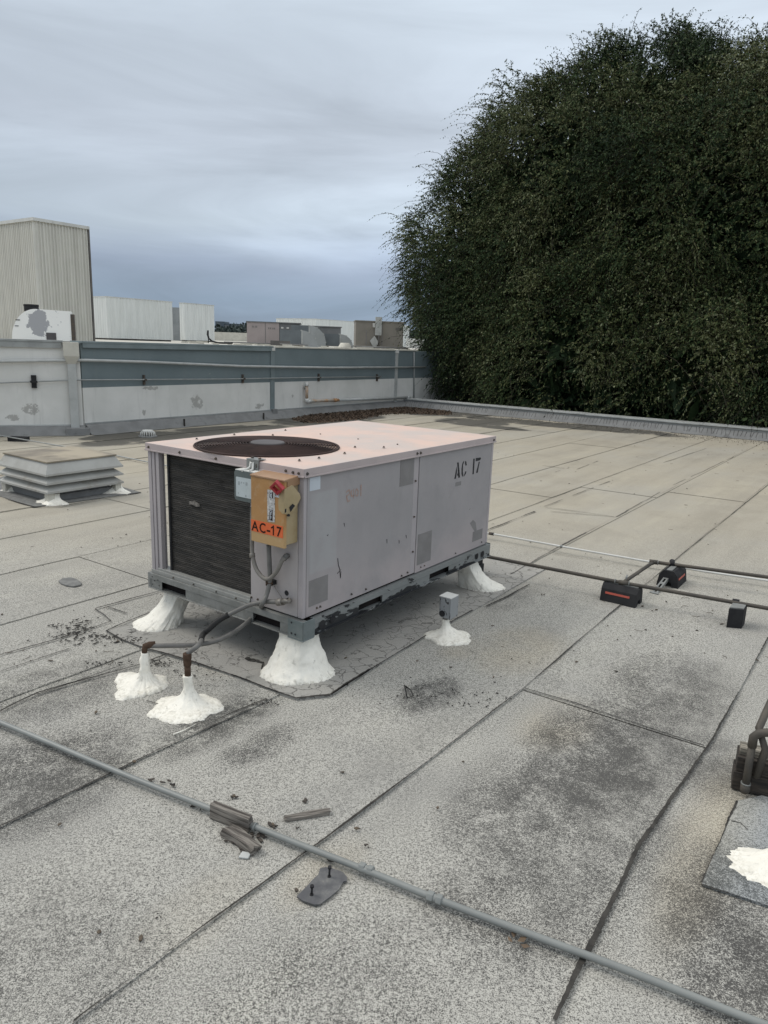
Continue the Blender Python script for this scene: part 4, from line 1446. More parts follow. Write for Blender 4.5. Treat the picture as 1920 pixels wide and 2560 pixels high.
# red handle tab: square frame standing out of the slot
M_RED = paint('red_plastic', (0.38, 0.028, 0.035), (0.30, 0.02, 0.028), 12, .45)
hc = Vector(dl(-.122, .052, .972))
ax_ = Vector((-.35, .62, .70)).normalized()
ay_ = Vector((-.1, -.72, .69)).normalized()
ay_ = (ay_ - ax_ * ay_.dot(ax_)).normalized()
az_ = ax_.cross(ay_)
mb = MB()
s0 = .026
for (u0, u1, v0, v1) in ((-s0, s0, s0 * .55, s0), (-s0, s0, -s0, -s0 * .55), (-s0, -s0 * .55, -s0 * .55, s0 * .55), (s0 * .55, s0, -s0 * .55, s0 * .55)):
    mb.obox(hc + ax_ * u0 + ay_ * v0 - az_ * .011, ax_, ay_, az_, u1 - u0, v1 - v0, .022)
mb.tube([hc - ay_ * .018 - ax_ * .01, Vector(dl(-.09, .030, .945))], .005, 8)
mb.tube([hc + ax_ * -.018, Vector(dl(-.09, .026, .965))], .004, 8)
mb.build('handle_tab', M_RED, D, True, bev=.0015)
# labels
M_ORL = paint('orange_label', (0.62, 0.115, 0.030), (0.66, 0.13, 0.035), 6, .5)
M_LET = paint('label_black', (0.028, 0.012, 0.008), (0.03, 0.013, 0.01), 10, .5)
mb = MB()
mb.prism([dl(-.1055, .2385, .7905), dl(-.1055, .2385, .7345), dl(-.1055, .032, .7335), dl(-.1055, .032, .7905)], (.0012, 0, 0))
lab = mb.build('orange_label', M_ORL, D, True)
for ch, y_, sx_ in (('A', .2335, .98), ('C', .184, .92), ('-', .137, 1.25), ('7', .0725, .95)):
    text_mesh(ch, .0660, Vector(dl(-.106, y_, .7385)), Vector((0, -1, 0)), Z, .0004, MB(), .0011, 0, sx_).build('letter', M_LET, D, True)
MB().prism([dl(-.1064, y_, z_) for y_, z_ in ((.0955, .7385), (.0885, .7385), (.0885, .7855), (.0925, .7855), (.0985, .779), (.1065, .775), (.1065, .768), (.0955, .7725))], (.0006, 0, 0)).build('letter', M_LET, D, True)
M_WLAB = paint('worn_white_label', (0.60, 0.60, 0.58), (0.38, 0.37, 0.36), 60, .5, dirt=(.06, .06, .07), dscale=70, dlo=.52, dhi=.6)
mb = MB().prism([dl(-.1055, .131, .949), dl(-.1055, .131, .797), dl(-.1055, .084, .801), dl(-.1055, .084, .953)], (.0012, 0, 0))
mb.build('on_off_label', M_WLAB, D, True)
MB().box(*[v for ab in zip(dl(-.1062, .094, .912), dl(-.1056, .117, .942)) for v in ab]).build('label_print', M_LET, D, True)
mb = MB().box(*[v for ab in zip(dl(-.1062, .097, .806), dl(-.1056, .117, .858)) for v in ab])
mb.build('label_print', M_LET, D, True)
for i, ch in enumerate('ON'):
    text_mesh(ch, .0215, Vector(dl(-.1068, .1065, .9275 - i * .0145)), Vector((0, -1, 0)), Z, .0003, MB(), .0008, 0, .85, True).build('letter', M_STICK, D, True)
for i, ch in enumerate('OFF'):
    text_mesh(ch, .0215, Vector(dl(-.1068, .1075, .8425 - i * .0155)), Vector((0, -1, 0)), Z, .0003, MB(), .0005, 0, .85, True).build('letter', M_STICK, D, True)
mb = MB().box(*[v for ab in zip(dl(-.1062, .056, .922), dl(-.105, .081, .947)) for v in ab])
mb.build('small_tag', M_STICK, D, True)
text_mesh('E', .022, Vector(dl(-.1066, .0800, .9265)), Vector((0, -1, 0)), Z, .0003, MB(), .0002, 0, .9).build('letter', M_LET, D, True)
text_mesh('1', .022, Vector(dl(-.1066, .0655, .9265)), Vector((0, -1, 0)), Z, .0003, MB(), .0002, 0, .9).build('letter', M_LET, D, True)

M_GBOX = paint('weathered_grey_box', (0.085, 0.105, 0.105), (0.11, 0.13, 0.128), 8, .5)
M_GFACE = paint('pale_box_face', (0.47, 0.52, 0.535), (0.43, 0.48, 0.49), 14, .5)
Gb = thing('outlet_box', 'small grey outlet box with a pale cover, left of the yellow switch box', 'electrical box', UL(-.05, .31, .86), YAW)


def ul(x, y, z, ref=(-.05, .31, .86)):
    return (x - ref[0], y - ref[1], z - ref[2])


def rrect(y0, y1, z0, z1, r, x):
    P = []
    for cy, cz, a0 in ((y0 + r, z0 + r, math.pi), (y1 - r, z0 + r, 1.5 * math.pi), (y1 - r, z1 - r, 0), (y0 + r, z1 - r, .5 * math.pi)):
        for k in range(5):
            a = a0 + k * math.pi / 8
            P.append(ul(x, cy + r * math.cos(a), cz + r * math.sin(a)))
    return P


MB().prism(rrect(.245, .387, .857, 1.006, .016, -.072), (.07, 0, 0)).build('box', M_GBOX, Gb, True, bev=.002)
MB().prism(rrect(.247, .372, .878, .974, .004, -.0745), (.003, 0, 0)).build('cover_plate', M_GFACE, Gb, True)
for z_ in (.905, .965):
    mb = MB()
    mb.tube([ul(-.06, .387, z_ - .015), ul(-.06, .393, z_ - .015), ul(-.06, .393, z_ + .015), ul(-.06, .387, z_ + .015)], .003, 6)
    mb.build('hinge', M_WHITE, Gb, True)
mb = MB()
for y_, z_, sz in ((.352, .945, .012), (.334, .95, .006), (.318, .95, .006), (.30, .948, .012), (.356, .895, .005), (.305, .888, .007)):
    mb.box(*[v for ab in zip(ul(-.0752, y_ - sz / 2, z_ - sz * .7), ul(-.0744, y_ + sz / 2, z_ + sz * .7)) for v in ab])
mb.build('moulded_marks', paint('moulded', (.33, .37, .38), (.3, .33, .34), 40, .5), Gb, True, kind='stuff')
br = MB()
br.box(*[v for ab in zip(ul(-.024, .272, 1.000), ul(-.019, .352, 1.058)) for v in ab])
br.box(*[v for ab in zip(ul(-.024, .272, 1.0575), ul(.030, .352, 1.0605)) for v in ab])
br.build('hanger_bracket', M_ZINC, Gb, True, bev=.001)
br = MB()
br.tube([ul(-.075, .33, 1.008), ul(-.05, .325, 1.012), ul(-.03, .32, 1.022), ul(-.028, .318, 1.045), ul(-.03, .302, 1.045), ul(-.032, .300, 1.015), ul(-.07, .28, 1.010)], .006, 8)
br.build('mounting_ear', M_WHITE, Gb, True)
MB().prism(rrect(.248, .385, .9, 1.0, .01, -.070)[:0] + [ul(-.072, .25, 1.0065), ul(-.072, .38, 1.0065), ul(-.004, .38, 1.0065), ul(-.004, .25, 1.0065)], (0, 0, .003)).build('pale_top', M_WHITE, Gb, True)  # thin pale slab over the top of the box
mb = MB()
for y_ in (.335, .285):
    mb.cyl(ul(-.0, y_, 1.0605), ul(-.0, y_, 1.067), .007, 8)
mb.box(*[v for ab in zip(ul(-.0252, .280, 1.022), ul(-.024, .286, 1.040)) for v in ab])
mb.build('bracket_screws', M_RUSTY, Gb, True, kind='stuff')

# ------------------------------------------------------------------ flexible conduits
M_FLEX = paint('flex_grey', (0.115, 0.112, 0.105), (0.15, 0.145, 0.135), 20, .6)
M_FLEXL = paint('flex_pale', (0.20, 0.185, 0.165), (0.16, 0.148, 0.13), 20, .6)
M_TAPE = paint('black_tape', (0.02, 0.02, 0.02), (0.03, 0.03, 0.03), 20, .5)
M_RIRON = paint('rusty_iron', (0.055, 0.035, 0.025), (0.085, 0.055, 0.038), 25, .8, dirt=(.03, .02, .015))
M_FIT = paint('fitting', (0.24, 0.225, 0.20), (0.17, 0.15, 0.13), 40, .5, .3)


def f0(n, x, y, off=.05):
    return onp(*c(n, x, y), N0 - A * off, A)


C1 = thing('flexible_conduit', 'pale grey flexible conduit looping in a U from the outlet box to the unit panel', 'conduit', UL(-.04, .2, .5))
pts = spline([f0(3, 975, 860, .025), f0(3, 975, 1000, .03), f0(3, 974, 1180, .04), f0(3, 978, 1290, .05), f0(3, 1010, 1410, .055), f0(3, 1070, 1490, .055), f0(3, 1130, 1503, .055), f0(3, 1195, 1440, .05), f0(3, 1240, 1350, .045), f0(3, 1268, 1312, .035)])
MB().tube(pts, .0105, 10).build('hose', M_FLEXL, C1)
MB().tube([f0(3, 975, 1272, .048), f0(3, 978, 1312, .05)], .0145, 12).build('coupling', M_FIT, C1, bev=.002)
MB().tube([f0(3, 1262, 1325, .03), f0(3, 1280, 1300, .03), f0(3, 1292, 1298, .008), f0(3, 1293, 1298, -.005)], .0135, 12).build('elbow_fitting', M_FLEX, C1)

# ends on the two stubs
zA, zB = .215, .185
eA = at(*c(8, 318, 452), zA)
eB = at(*c(8, 650, 525), zB)
stA, stB = Vector((-1.105, 3.165, 0)), Vector((-.85, 2.975, 0))
# choose heights so that the stub tops sit over their cones


def height_over(p, v):
    best = min((abs((lambda q: (CAM + ray_v).z)(0)), 0) for ray_v in ()) if False else None
    lo, hi = 0.0, .6
    for _ in range(40):
        m_ = (lo + hi) / 2
        d = Vector((p.x, p.y, m_)) - CAM
        vv = 1280 - F_PX * d.dot(UP) / d.dot(_fw)
        if vv > v:
            lo = m_
        else:
            hi = m_
    return (lo + hi) / 2


zA = height_over(stA, c(8, 0, 455)[1])
zB = height_over(stB, c(8, 0, 520)[1])
C2 = thing('flexible_conduit', 'dark grey conduit from under the switch box down to the left rusty stub', 'conduit', stA)
pts = spline([f0(3, 1124, 1200, .045), f0(3, 1130, 1350, .045), f0(3, 1136, 1480, .04), f0(3, 1130, 1545, .045), f0(3, 1105, 1650, .06), f0(3, 1062, 1740, .085), at(*c(8, 1060, 215), .27), at(*c(8, 950, 325), .22), at(*c(8, 800, 413), .20), at(*c(8, 650, 445), zA - .01), at(*c(8, 450, 452), zA), at(*c(8, 350, 452), zA)])
MB().tube(pts, .0115, 10).build('hose', M_FLEX, C2)
MB().tube([stA + Z * .12, stA + Z * (zA - .02), stA + Z * zA + (pts[-2] - stA - Z * zA).normalized() * .004, stA + Z * (zA + .004) + Vector((.02, .008, 0)), stA + Z * (zA + .002) + Vector((.045, .017, 0))], [.013, .0135, .016, .016, .017], 12).build('rusty_elbow', M_RIRON, C2)
MB().tube([f0(3, 1128, 1522, .035), f0(3, 1130, 1560, .045)], .0175, 12).build('clamp', M_RIRON, C2)
bx = f0(3, 1130, 1540, .03)
MB().obox(bx - B * .022 - Z * .008, B, A, Z, .046, .028, .020).build('strap', M_TAPE, C2)
C3 = thing('flexible_conduit', 'grey conduit with black tape from the low panel fitting to the nearer rusty stub', 'conduit', stB)
topB = stB + Z * zB
p3 = [f0(3, 1270, 1715, .03), f0(3, 1230, 1714, .05), f0(3, 1100, 1712, .06), f0(3, 960, 1738, .08), f0(3, 850, 1785, .12), at(*c(8, 800, 285), .27), at(*c(8, 730, 345), .24), at(*c(8, 690, 385), .22), at(*c(8, 672, 440), zB + .045), topB + Z * .012]
pts = spline(p3, 8)
nta = len(pts)
MB().tube(pts, .0115, 10).build('hose', M_FLEX, C3)
MB().tube([p + Vector((0, 0, 0)) for p in pts[int(nta * .50):int(nta * .86)]], .0142, 10).build('tape_wrap', M_TAPE, C3)
MB().tube([topB + Z * -.10, topB + Z * -.04], .0145, 12).build('rusty_stub', M_RIRON, C3)
MB().tube([topB + Z * -.045, topB - Z * .012], .0185, 6).tube([topB - Z * .012, topB + Z * .014], .0195, 12).build('rusty_nut', M_RIRON, C3, bev=.002)
MB().tube([f0(3, 1205, 1716, .05), f0(3, 1250, 1712, .05)], .0175, 12).tube([f0(3, 1250, 1712, .05), f0(3, 1300, 1700, .045), f0(3, 1302, 1700, .0)], .0145, 12).build('panel_fitting', M_FIT, C3)
MB().tube([f0(3, 1165, 1555, .03), f0(3, 1245, 1680, .03)], .0018, 5).build('tie_wire', M_FIT, C3)

# ------------------------------------------------------------------ grey junction box on the third cone
J = thing('junction_box', 'small peeling grey weatherproof junction box standing on a white cone beside the unit', 'electrical box', (.375, 3.905, 0), YAW)
M_PEELJ, tj, bj = new_mat('peeling_grey')
cj = tj.add('ShaderNodeTexCoord').outputs['Object']
nj = tj.noise(tj.mapping(cj, scale=(1, 1, .5)), 38, 5, .6, .6)
tj.l.new(tj.mix(tj.ramp(nj, .60, .62), (.27, .28, .285), (.035, .035, .037)), bj.inputs['Base Color'])
bj.inputs['Roughness'].default_value = .5
z0 = height_over(Vector((.375, 3.905, 0)), c(12, 0, 600)[1])
z1 = height_over(Vector((.375, 3.905, 0)), c(12, 0, 262)[1])
MB().box(-.018, .026, -.036, .036, z0, z1).build('box', M_PEELJ, J, True, bev=.003)
MB().box(-.030, .060, -.0445, -.037, z0 - .004, z1 - .002).box(-.030, -.02, -.0440, .02, z0 + .0, z1 - .004).build('cover', M_PEELJ, J, True, bev=.002)
MB().box(-.032, .056, -.046, .032, z1 - .002, z1 + .003).build('top', M_WHITE, J, True, bev=.001)
MB().tube([(0, 0, .08), (0, 0, z0 + .01)], .016, 12).build('nipple', M_FIT, J, True)
MB().tube([(-.036, .006, z0 + .024), (-.022, .006, z0 + .024)], .018, 14).build('plug', M_BLACK, J, True)

# ------------------------------------------------------------------ conduit across the foreground
M_EMT = paint('grey_conduit', (0.225, 0.236, 0.225), (0.190, 0.20, 0.192), 3, .45, dirt=(.12, .12, .115), dscale=5, damt=.35, bs=.05)
cl = [(-420, 1640), (0, 1806), (290, 1928), (526, 2022), (700, 2092), (920, 2178), (1088, 2246), (1350, 2345), (1562, 2424), (1920, 2566), (2400, 2750)]
cpts = [at(u, v, .026) for u, v in cl]
FC = thing('roof_conduit', 'long pale grey metal conduit crossing the foreground of the roof', 'conduit', cpts[3])
MB().tube(spline(cpts, 5), .0106, 14).build('tube', M_EMT, FC)


def couple(u, v):
    p = at(u, v, .026)
    d = (cpts[7] - cpts[4]).normalized()
    MB().tube([p - d * .024, p - d * .005], .0168, 6).tube([p + d * .005, p + d * .022], .0168, 6).tube([p - d * .026, p + d * .024], .0126, 14).build('coupling', M_EMT, FC, bev=.0012)


couple(*c(9, 1402, 655))
couple(1088, 2246)
d = (cpts[5] - cpts[4]).normalized()
MB().tube([at(*c(9, 545, 330), .026) - d * .004, at(*c(9, 545, 330), .026) + d * .004], .0145, 14).build('strap', M_EMT, FC)

# weathered wood blocks
def wood_mat(name, c1, c2, rot=0.0):
    m, t, b = new_mat(name)
    co = t.add('ShaderNodeTexCoord').outputs['Object']
    n = t.noise(t.mapping(t.mapping(co, rot=(0, 0, rot)), scale=(6, 90, 90)), 1.0, 6, .65, .4)
    cc = t.mix(t.ramp(n, .38, .62), c1, c2)
    t.l.new(cc, b.inputs['Base Color'])
    b.inputs['Roughness'].default_value = .85
    bump(t, b, n, .9, .004)
    return m


M_WOOD = wood_mat('weathered_wood', (0.055, 0.047, 0.04), (0.22, 0.20, 0.175))
M_WOODD = wood_mat('dark_wood', (0.022, 0.019, 0.017), (0.075, 0.062, 0.05))


def plank(name, label, o, dirv, L, Wd, H, mat, rough=.004, seed=0, slope=0.0, cut=.01):
    """splintered timber offcut; local x along its length"""
    d = Vector(dirv).normalized()
    rz = math.atan2(d.y, d.x)
    ob_thing = Vector(o)
    mb = MB()
    n, m_ = 14, 8
    prof = [(-.5, 0), (-.5, .5), (-.46, .95), (-.2, 1), (.05, .96), (.25, 1.0), (.47, .9), (.5, .45), (.5, 0)]
    k = len(prof)
    for i in range(n + 1):
        x = L * i / n
        for j, (a_, b_) in enumerate(prof):
            e = Vector((x * 9, j * 3.1, seed))
            dx = (cut * mnoise.noise(Vector((j * 1.7, seed, 4))) * 2) if i in (0, n) else 0
            y = a_ * Wd + mnoise.noise(e) * rough
            z = b_ * H * (1 - slope * i / n) + mnoise.noise(e + Vector((9, 9, 9))) * rough * (b_ > 0)
            mb.v.append((x + dx, y, z))
    for i in range(n):
        for j in range(k):
            q0, q1 = i * k + j, i * k + (j + 1) % k
            mb.f.append((q0, q1, q1 + k, q0 + k))
            mb.sm.append(False)
    mb.f += [tuple(range(k))[::-1], tuple(n * k + j for j in range(k))]
    mb.sm += [False, False]
    ob = mb.build(name, mat, None)
    ob.location = ob_thing
    ob.rotation_euler = (0, 0, rz)
    return tag(ob, label, 'wood offcut')


pd = (cpts[5] - cpts[3]).normalized()
a_ = at(*c(9, 215, 215), .02)
plank('wood_block', 'squared weathered wood block set over the foreground conduit', Vector((a_.x, a_.y, .006)), pd, .165, .030, .056, M_WOOD, seed=2)
a_ = at(*c(9, 320, 375), .01)
b_ = at(*c(9, 560, 520), .01)
plank('wood_block', 'splintered broken wood piece lying in front of the conduit block', Vector((a_.x, a_.y, .006)), b_ - a_, (b_ - a_).length * 1.0, .042, .030, M_WOOD, rough=.010, seed=5, cut=.02)
a_ = at(*c(9, 775, 268), .01)
b_ = at(*c(9, 1115, 215), .01)
plank('wood_block', 'loose thin grooved wood strip lying behind the foreground conduit', Vector((a_.x, a_.y, .006)), b_ - a_, (b_ - a_).length, .024, .014, M_WOOD, rough=.004, seed=8, cut=.012)
mb = MB()
for q, s in (((9, 480, 520), .008), ((9, 450, 515), .005), ((9, 500, 365), .007), ((9, 530, 395), .006), ((9, 590, 440), .008), ((9, 600, 400), .009), ((9, 380, 465), .006), ((9, 360, 450), .005), ((9, 640, 410), .004), ((9, 690, 335), .009), ((9, 930, 155), .008), ((9, 390, 110), .005), ((9, 345, 130), .003), ((9, 860, 360), .004), ((9, 1135, 600), .009), ((9, 1400, 490), .005),
             ((0, 330, 1690), .007), ((0, 350, 1695), .006), ((0, 375, 1700), .008), ((0, 420, 1745), .008), ((0, 440, 1750), .007), ((0, 345, 1985), .003)):
    for r_ in range(3):
        p = P0(*q)
        p += Vector((random.gauss(0, .008), random.gauss(0, .006), .008))
        flake(mb, p, s * random.uniform(.5, .9), random.uniform(1, 2.5), h=s * .9)
mb.build('wood_chips', M_WOODD, None, kind='stuff')
# grey scrap by the wood
p = at(*c(9, 465, 570), .0)
o = MB().prism([(p.x - .018, p.y - .010, .006), (p.x + .014, p.y - .014, .006), (p.x + .020, p.y + .008, .010), (p.x - .010, p.y + .014, .010)], (0, 0, .006)).build('metal_scrap', M_LGREY, None, bev=.002, at_=tuple(p))
tag(o, 'small pale grey scrap lying beside the splintered wood', 'scrap')
# conduit anchor tab with dry leaf
p = at(*c(0, 1120, 2040))
mb = MB()
for (dx, dy, a0, s) in ((0, 0, .3, .022), (-.012, .014, 1.4, .018), (.006, -.014, -.6, .02), (-.02, -.004, 2.2, .014)):
    v = Vector((p.x + dx, p.y + dy, .012))
    e, f_ = Vector((math.cos(a0), math.sin(a0), .15)), Vector((-math.sin(a0), math.cos(a0), .1))
    mb.add([v - e * s * .2, v + e * s * .5 - f_ * s * .4, v + e * s * 1.2 + Z * .004, v + e * s * .5 + f_ * s * .45], [(0, 1, 2, 3)])
o = mb.build('dry_leaf', paint('brown_leaf', (.15, .10, .06), (.10, .07, .045), 40, .8), None, at_=tuple(p))
tag(o, 'curled brown dry leaf caught under the foreground conduit', 'leaf')
# rubber patch with two bolts
rp = thing('mounting_plate', 'dark worn rubber scrap with two upright bolts in front of the conduit', 'rubber scrap', at(*c(9, 1060, 820)))
M_RUB = paint('worn_rubber', (0.075, 0.075, 0.08), (0.12, 0.12, 0.12), 25, .7, dirt=(.25, .24, .22), dscale=30)
q = [P0(9, x, y) for x, y in ((865, 885), (905, 915), (1000, 950), (1045, 945), (1120, 890), (1190, 830), (1225, 770), (1250, 768), (1252, 735), (1215, 695), (1150, 672), (1090, 660), (1045, 670), (1030, 720), (985, 760), (960, 790), (905, 845))]
MB().prism([(p.x, p.y, .006) for p in q][::-1], (0, 0, .005)).build('rubber_sheet', M_RUB, rp)
for x, y, xt, yt in ((1115, 735, 1113, 640), (980, 875, 985, 785)):
    p = P0(9, x, y)
    h = height_over(p, c(9, xt, yt)[1])
    MB().tube([Vector((p.x, p.y, .01)), Vector((p.x + .001, p.y, h))], .0032, 8).tube([Vector((p.x, p.y, .010)), Vector((p.x, p.y, .014))], .006, 6).tube([Vector((p.x + .001, p.y, h - .004)), Vector((p.x + .001, p.y, h + .003))], .0060, 8).build('bolt', M_BLACK, rp)
# white drip
o = MB().tube([P0(8, 500, 1028, z=.012), P0(8, 570, 1000, z=.012), P0(8, 650, 958, z=.012)], [.0035, .0025, .001], 6).build('mastic_drip', M_COAT, roof)
# sealant skid near the unit: dark stuck bit
p = P0(8, 1000, 540, z=.011)
mb = MB()
for (x, y, r_) in ((985, 538, .014), (1015, 545, .014), (1045, 550, .010)):
    flake(mb, P0(8, x, y, z=.011), r_, 1.5, .006, -.5)
mb.tube([P0(8, 1040, 552, z=.014), P0(8, 1085, 560, z=.016), P0(8, 1075, 590, z=.014), P0(8, 1075, 602, z=.012)], .004, 6)
o = mb.build('rubber_strip', M_TAR, None, at_=(p.x, p.y, 0))
tag(o, 'torn black strip lying on the cracked pad in front of the unit', 'rubber strip')
# small wire frame on the roof
mb = MB()
q = [P0(12, 0, 0)]
pq = [at(900 + x * .5425, 1500 + y * .5425, .012) for x, y in ((205, 392), (218, 452), (246, 440), (232, 412), (206, 394))]
mb.tube(pq, .0028, 6)
o = mb.build('wire_clip', M_TAR, None, at_=tuple(pq[1]))
tag(o, 'small black wire clip lying right of the cracked pad', 'wire clip')

# ------------------------------------------------------------------ pipe run to the right
M_IRON = paint('black_iron', (0.062, 0.056, 0.048), (0.09, 0.078, 0.062), 10, .65, .2)
ZP = .135
GP = thing('gas_pipe', 'brown-black iron pipe with a cross branch running right from the unit on black blocks', 'pipe', at(*c(7, 850, 395), 0))
ga = at(*c(7, 50, 243), ZP)
gb = at(*c(7, 850, 398), ZP)
gc = at(*c(7, 1659, 540), ZP)
gdir = (gc - gb).normalized()
MB().tube([ga - (gb - ga).normalized() * .8, ga, gb, gc, gc + gdir * 2], .0125, 10).build('main_pipe', M_IRON, GP)
ha = at(*c(7, 1018, 280), ZP)
hb = at(*c(7, 1659, 365), ZP)
hdir = (hb - ha).normalized()
MB().tube([ha, hb, hb + hdir * 2.5], .0125, 10).build('second_pipe', M_IRON, GP)
MB().tube([ha, gb + Z * .006 + (ha - gb).normalized() * .02], .0125, 10).build('cross_pipe', M_IRON, GP)
for p, q in ((ha, hdir), (gb, gdir)):
    MB().tube([p - q * .03, p + q * .03], .0165, 10).tube([p, p + (gb - ha if p is ha else ha - gb).normalized() * .035], .0165, 10).build('tee', M_IRON, GP)
mb = MB()
for p, q in ((gb - gdir * .055, gdir), (gb + gdir * .035, gdir), (ha + hdir * .03, hdir)):
    mb.tube([p - q * .003, p + q * .003], .0185, 10)
mb.tube([gb + Z * .01 + (ha - gb) * .06, gb + Z * .045 + (ha - gb) * .08], .006, 6)
mb.build('clamp_ring', M_ZINC, GP, kind='stuff')
MB().tube([at(*c(7, 1122, 300), .13), at(*c(7, 1122, 275), .15)], .019, 10).build('saddle', M_BLACK, GP)
MB().tube([at(*c(7, 1478, 505), ZP) - gdir * .02, at(*c(7, 1478, 505), ZP) + gdir * .02], .02, 10).build('saddle', M_BLACK, GP)
ZW = .055
wp = [at(*c(7, 30, 112), ZW), at(*c(7, 110, 122), ZW), at(*c(7, 500, 193), ZW), at(*c(7, 1010, 282), ZW), at(*c(7, 1300, 333), ZW), at(*c(7, 1659, 385), ZW)]
WC = thing('roof_conduit', 'thin pale conduit running right from behind the unit beneath the second iron pipe', 'conduit', wp[2])
wp = [wp[0] - (wp[1] - wp[0]).normalized() * .8] + wp + [wp[-1] + (wp[-1] - wp[-2]).normalized() * 2]
MB().tube(wp, .0085, 8).build('tube', M_WHITE, WC)
d = (wp[3] - wp[2]).normalized()
MB().tube([wp[2] - d * .025, wp[2] + d * .02], .0135, 8).build('coupling', M_RUSTY, WC)
MB().tube([wp[3] - d * .008, wp[3] + d * .008], .0135, 8).build('strap', M_ZINC, WC)

M_OST = paint('orange_stripe', (0.50, 0.095, 0.06), (0.46, 0.10, 0.07), 5, .5)


def bridge_block(label, o, ax, ay, L=.235, Wd=.15, H=.118):
    """black recycled rubber pipe block: sloped sides, arch notch below"""
    T = thing('pipe_block', label, 'pipe support', o, 0, 'black pipe support blocks')
    o = Vector(o)
    prof = [(0, 0), (.012, .085), (.040, H), (Wd - .040, H), (Wd - .012, .085), (Wd, 0), (Wd - .045, 0), (Wd - .055, .035), (.055, .035), (.045, 0)]
    pts = [o + ay * a_ + Z * b_ for a_, b_ in prof]
    mb = MB()
    n = len(pts)
    mb.add([p for p in pts] + [p + ax * L for p in pts], [(i, (i + 1) % n, n + (i + 1) % n, n + i) for i in range(n)] + [
        (0, 1, 8, 9), (1, 2, 3, 4), (1, 4, 7, 8), (4, 5, 6, 7), (n + 0, n + 9, n + 8, n + 1), (n + 1, n + 4, n + 3, n + 2), (n + 1, n + 8, n + 7, n + 4), (n + 4, n + 7, n + 6, n + 5)])
    mb.build('block', M_BLACK, T, bev=.0)
    # stripe set on the sloping face
    s0, s1 = Vector((0, 0, 0)), None
    fa, fb = ay * .0075 + Z * .053, ay * .0095 + Z * .067
    mb = MB()
    base = [o + ax * .03 + fa, o + ax * (L - .045) + fa, o + ax * (L - .045) + fb, o + ax * .03 + fb]
    nn_ = (-ay + Z * .14).normalized() * .0015
    mb.add([p + nn_ * .2 for p in base] + [p + nn_ for p in base], [(4, 5, 6, 7), (0, 1, 5, 4), (3, 0, 4, 7), (1, 2, 6, 5), (2, 3, 7, 6)])
    mb.build('stripe', M_OST, T)
    MB().obox(o + ax * .01 + ay * (Wd / 2 - .018) + Z * (H + .0005), ax, ay, Z, L - .02, .036, .005).build('channel', M_ZINC, T)
    return T


bridge_block('black block with orange stripe under the nearer iron pipe, left of the slotted strut', Vector((1.463, 4.592, .004)), -B, A)
bridge_block('black block with orange stripe under the farther iron pipe, beside the slotted strut', Vector((2.10, 4.885, .004)), A, B, .245, .15)
T = thing('pipe_block', 'plain squared black timber block under the nearer iron pipe at the right', 'pipe support', (2.13, 4.16, 0), 0, 'black pipe support blocks')
ax_, ay_ = Vector((.9, -.16, 0)).normalized(), Vector((.55, .80, 0)).normalized()
MB().obox(Vector((2.116, 4.165, .004)), ax_, ay_, Z, .088, .11, .126).build('block', M_BLACK, T, bev=.003)
MB().obox(Vector((2.122, 4.170, .131)), ax_, ay_, Z, .08, .10, .006).build('top_plate', M_ZINC, T)
# slotted strut
sa, sb = at(*c(7, 1128, 318), .105), at(*c(7, 1022, 455), .006)
SD = (sb - sa).normalized()
sl = (sb - sa).length
sx = SD.cross(Z).normalized()
sn = sx.cross(SD).normalized()
if sn.z < 0:
    sn = -sn
SS = thing('slotted_strut', 'short galvanised slotted strut leaning from the striped block down to the roof', 'strut', sb)
mb = MB()
wd = .036
for x0, x1 in ((0, .011), (wd - .011, wd)):
    mb.obox(sa - sx * wd / 2 + sx * x0, sx, SD, sn, x1 - x0, sl, .003)
nh = 5
for k in range(nh + 1):
    a0 = sl * k / nh - .012
    mb.obox(sa - sx * (wd / 2 - .011) + SD * max(0, a0), sx, SD, sn, wd - .022, .026, .003)
mb.obox(sa - sx * wd / 2 - sn * .02, sx, SD, sn, .003, sl, .02).obox(sa + sx * (wd / 2 - .003) - sn * .02, sx, SD, sn, .003, sl, .02)
mb.build('channel', M_ZINC, SS)
MB().obox(sa - sx * (wd / 2 - .004) - sn * .022, sx, SD, sn, wd - .008, sl, .004).build('slot_shade', M_BLACK, SS)  # black strip added below the slots to stand in for their shade
MB().obox(sb - sx * .03 - SD * .01, sx, SD, sn, .06, .02, .006).build('foot', M_ZINC, SS)

# ------------------------------------------------------------------ right edge: timber stack, black pipes, grey patch
M_PAT = membrane_mat('blue_grey_membrane', True)
q = [P0(10, 300, 1950), P0(10, 660, 1100), ST(2.95, .12), ST(2.4, -.5), P0(10, 983, 2180)]
MB().prism([(p.x, p.y, .002) for p in q][::-1] if False else [(p.x, p.y, .002) for p in [q[0], q[4], q[3], q[2], q[1]]], (0, 0, .010)).build('cap_sheet_patch', M_PAT, roof)
tar_line([flat(q[4]) + (q[4] - q[0]) * 1.0, flat(q[0])], .005, z=.010, jit=.4, gaps=-1)
tar_line([flat(q[0]), flat(q[1])], .005, z=.0135, jit=.5, gaps=0)
tar_line([P0(10, 600, 1310), P0(10, 700, 1330), P0(10, 775, 1400)], .0025, z=.014, jit=.5, gaps=-1)
wdx, wdy = (P0(10, 980, 1060) - P0(10, 600, 960)).normalized(), None
wdy = Vector((-wdx.y, wdx.x, 0))
o0 = P0(10, 600, 962)
M_WT = wood_mat('timber_dark', (0.016, 0.014, 0.012), (0.06, 0.048, 0.038), -math.atan2(wdx.y, wdx.x))
M_WL = wood_mat('timber_pale', (0.11, 0.10, 0.08), (0.30, 0.27, 0.22), -math.atan2(wdx.y, wdx.x))
hT = height_over(o0, c(10, 600, 560)[1])
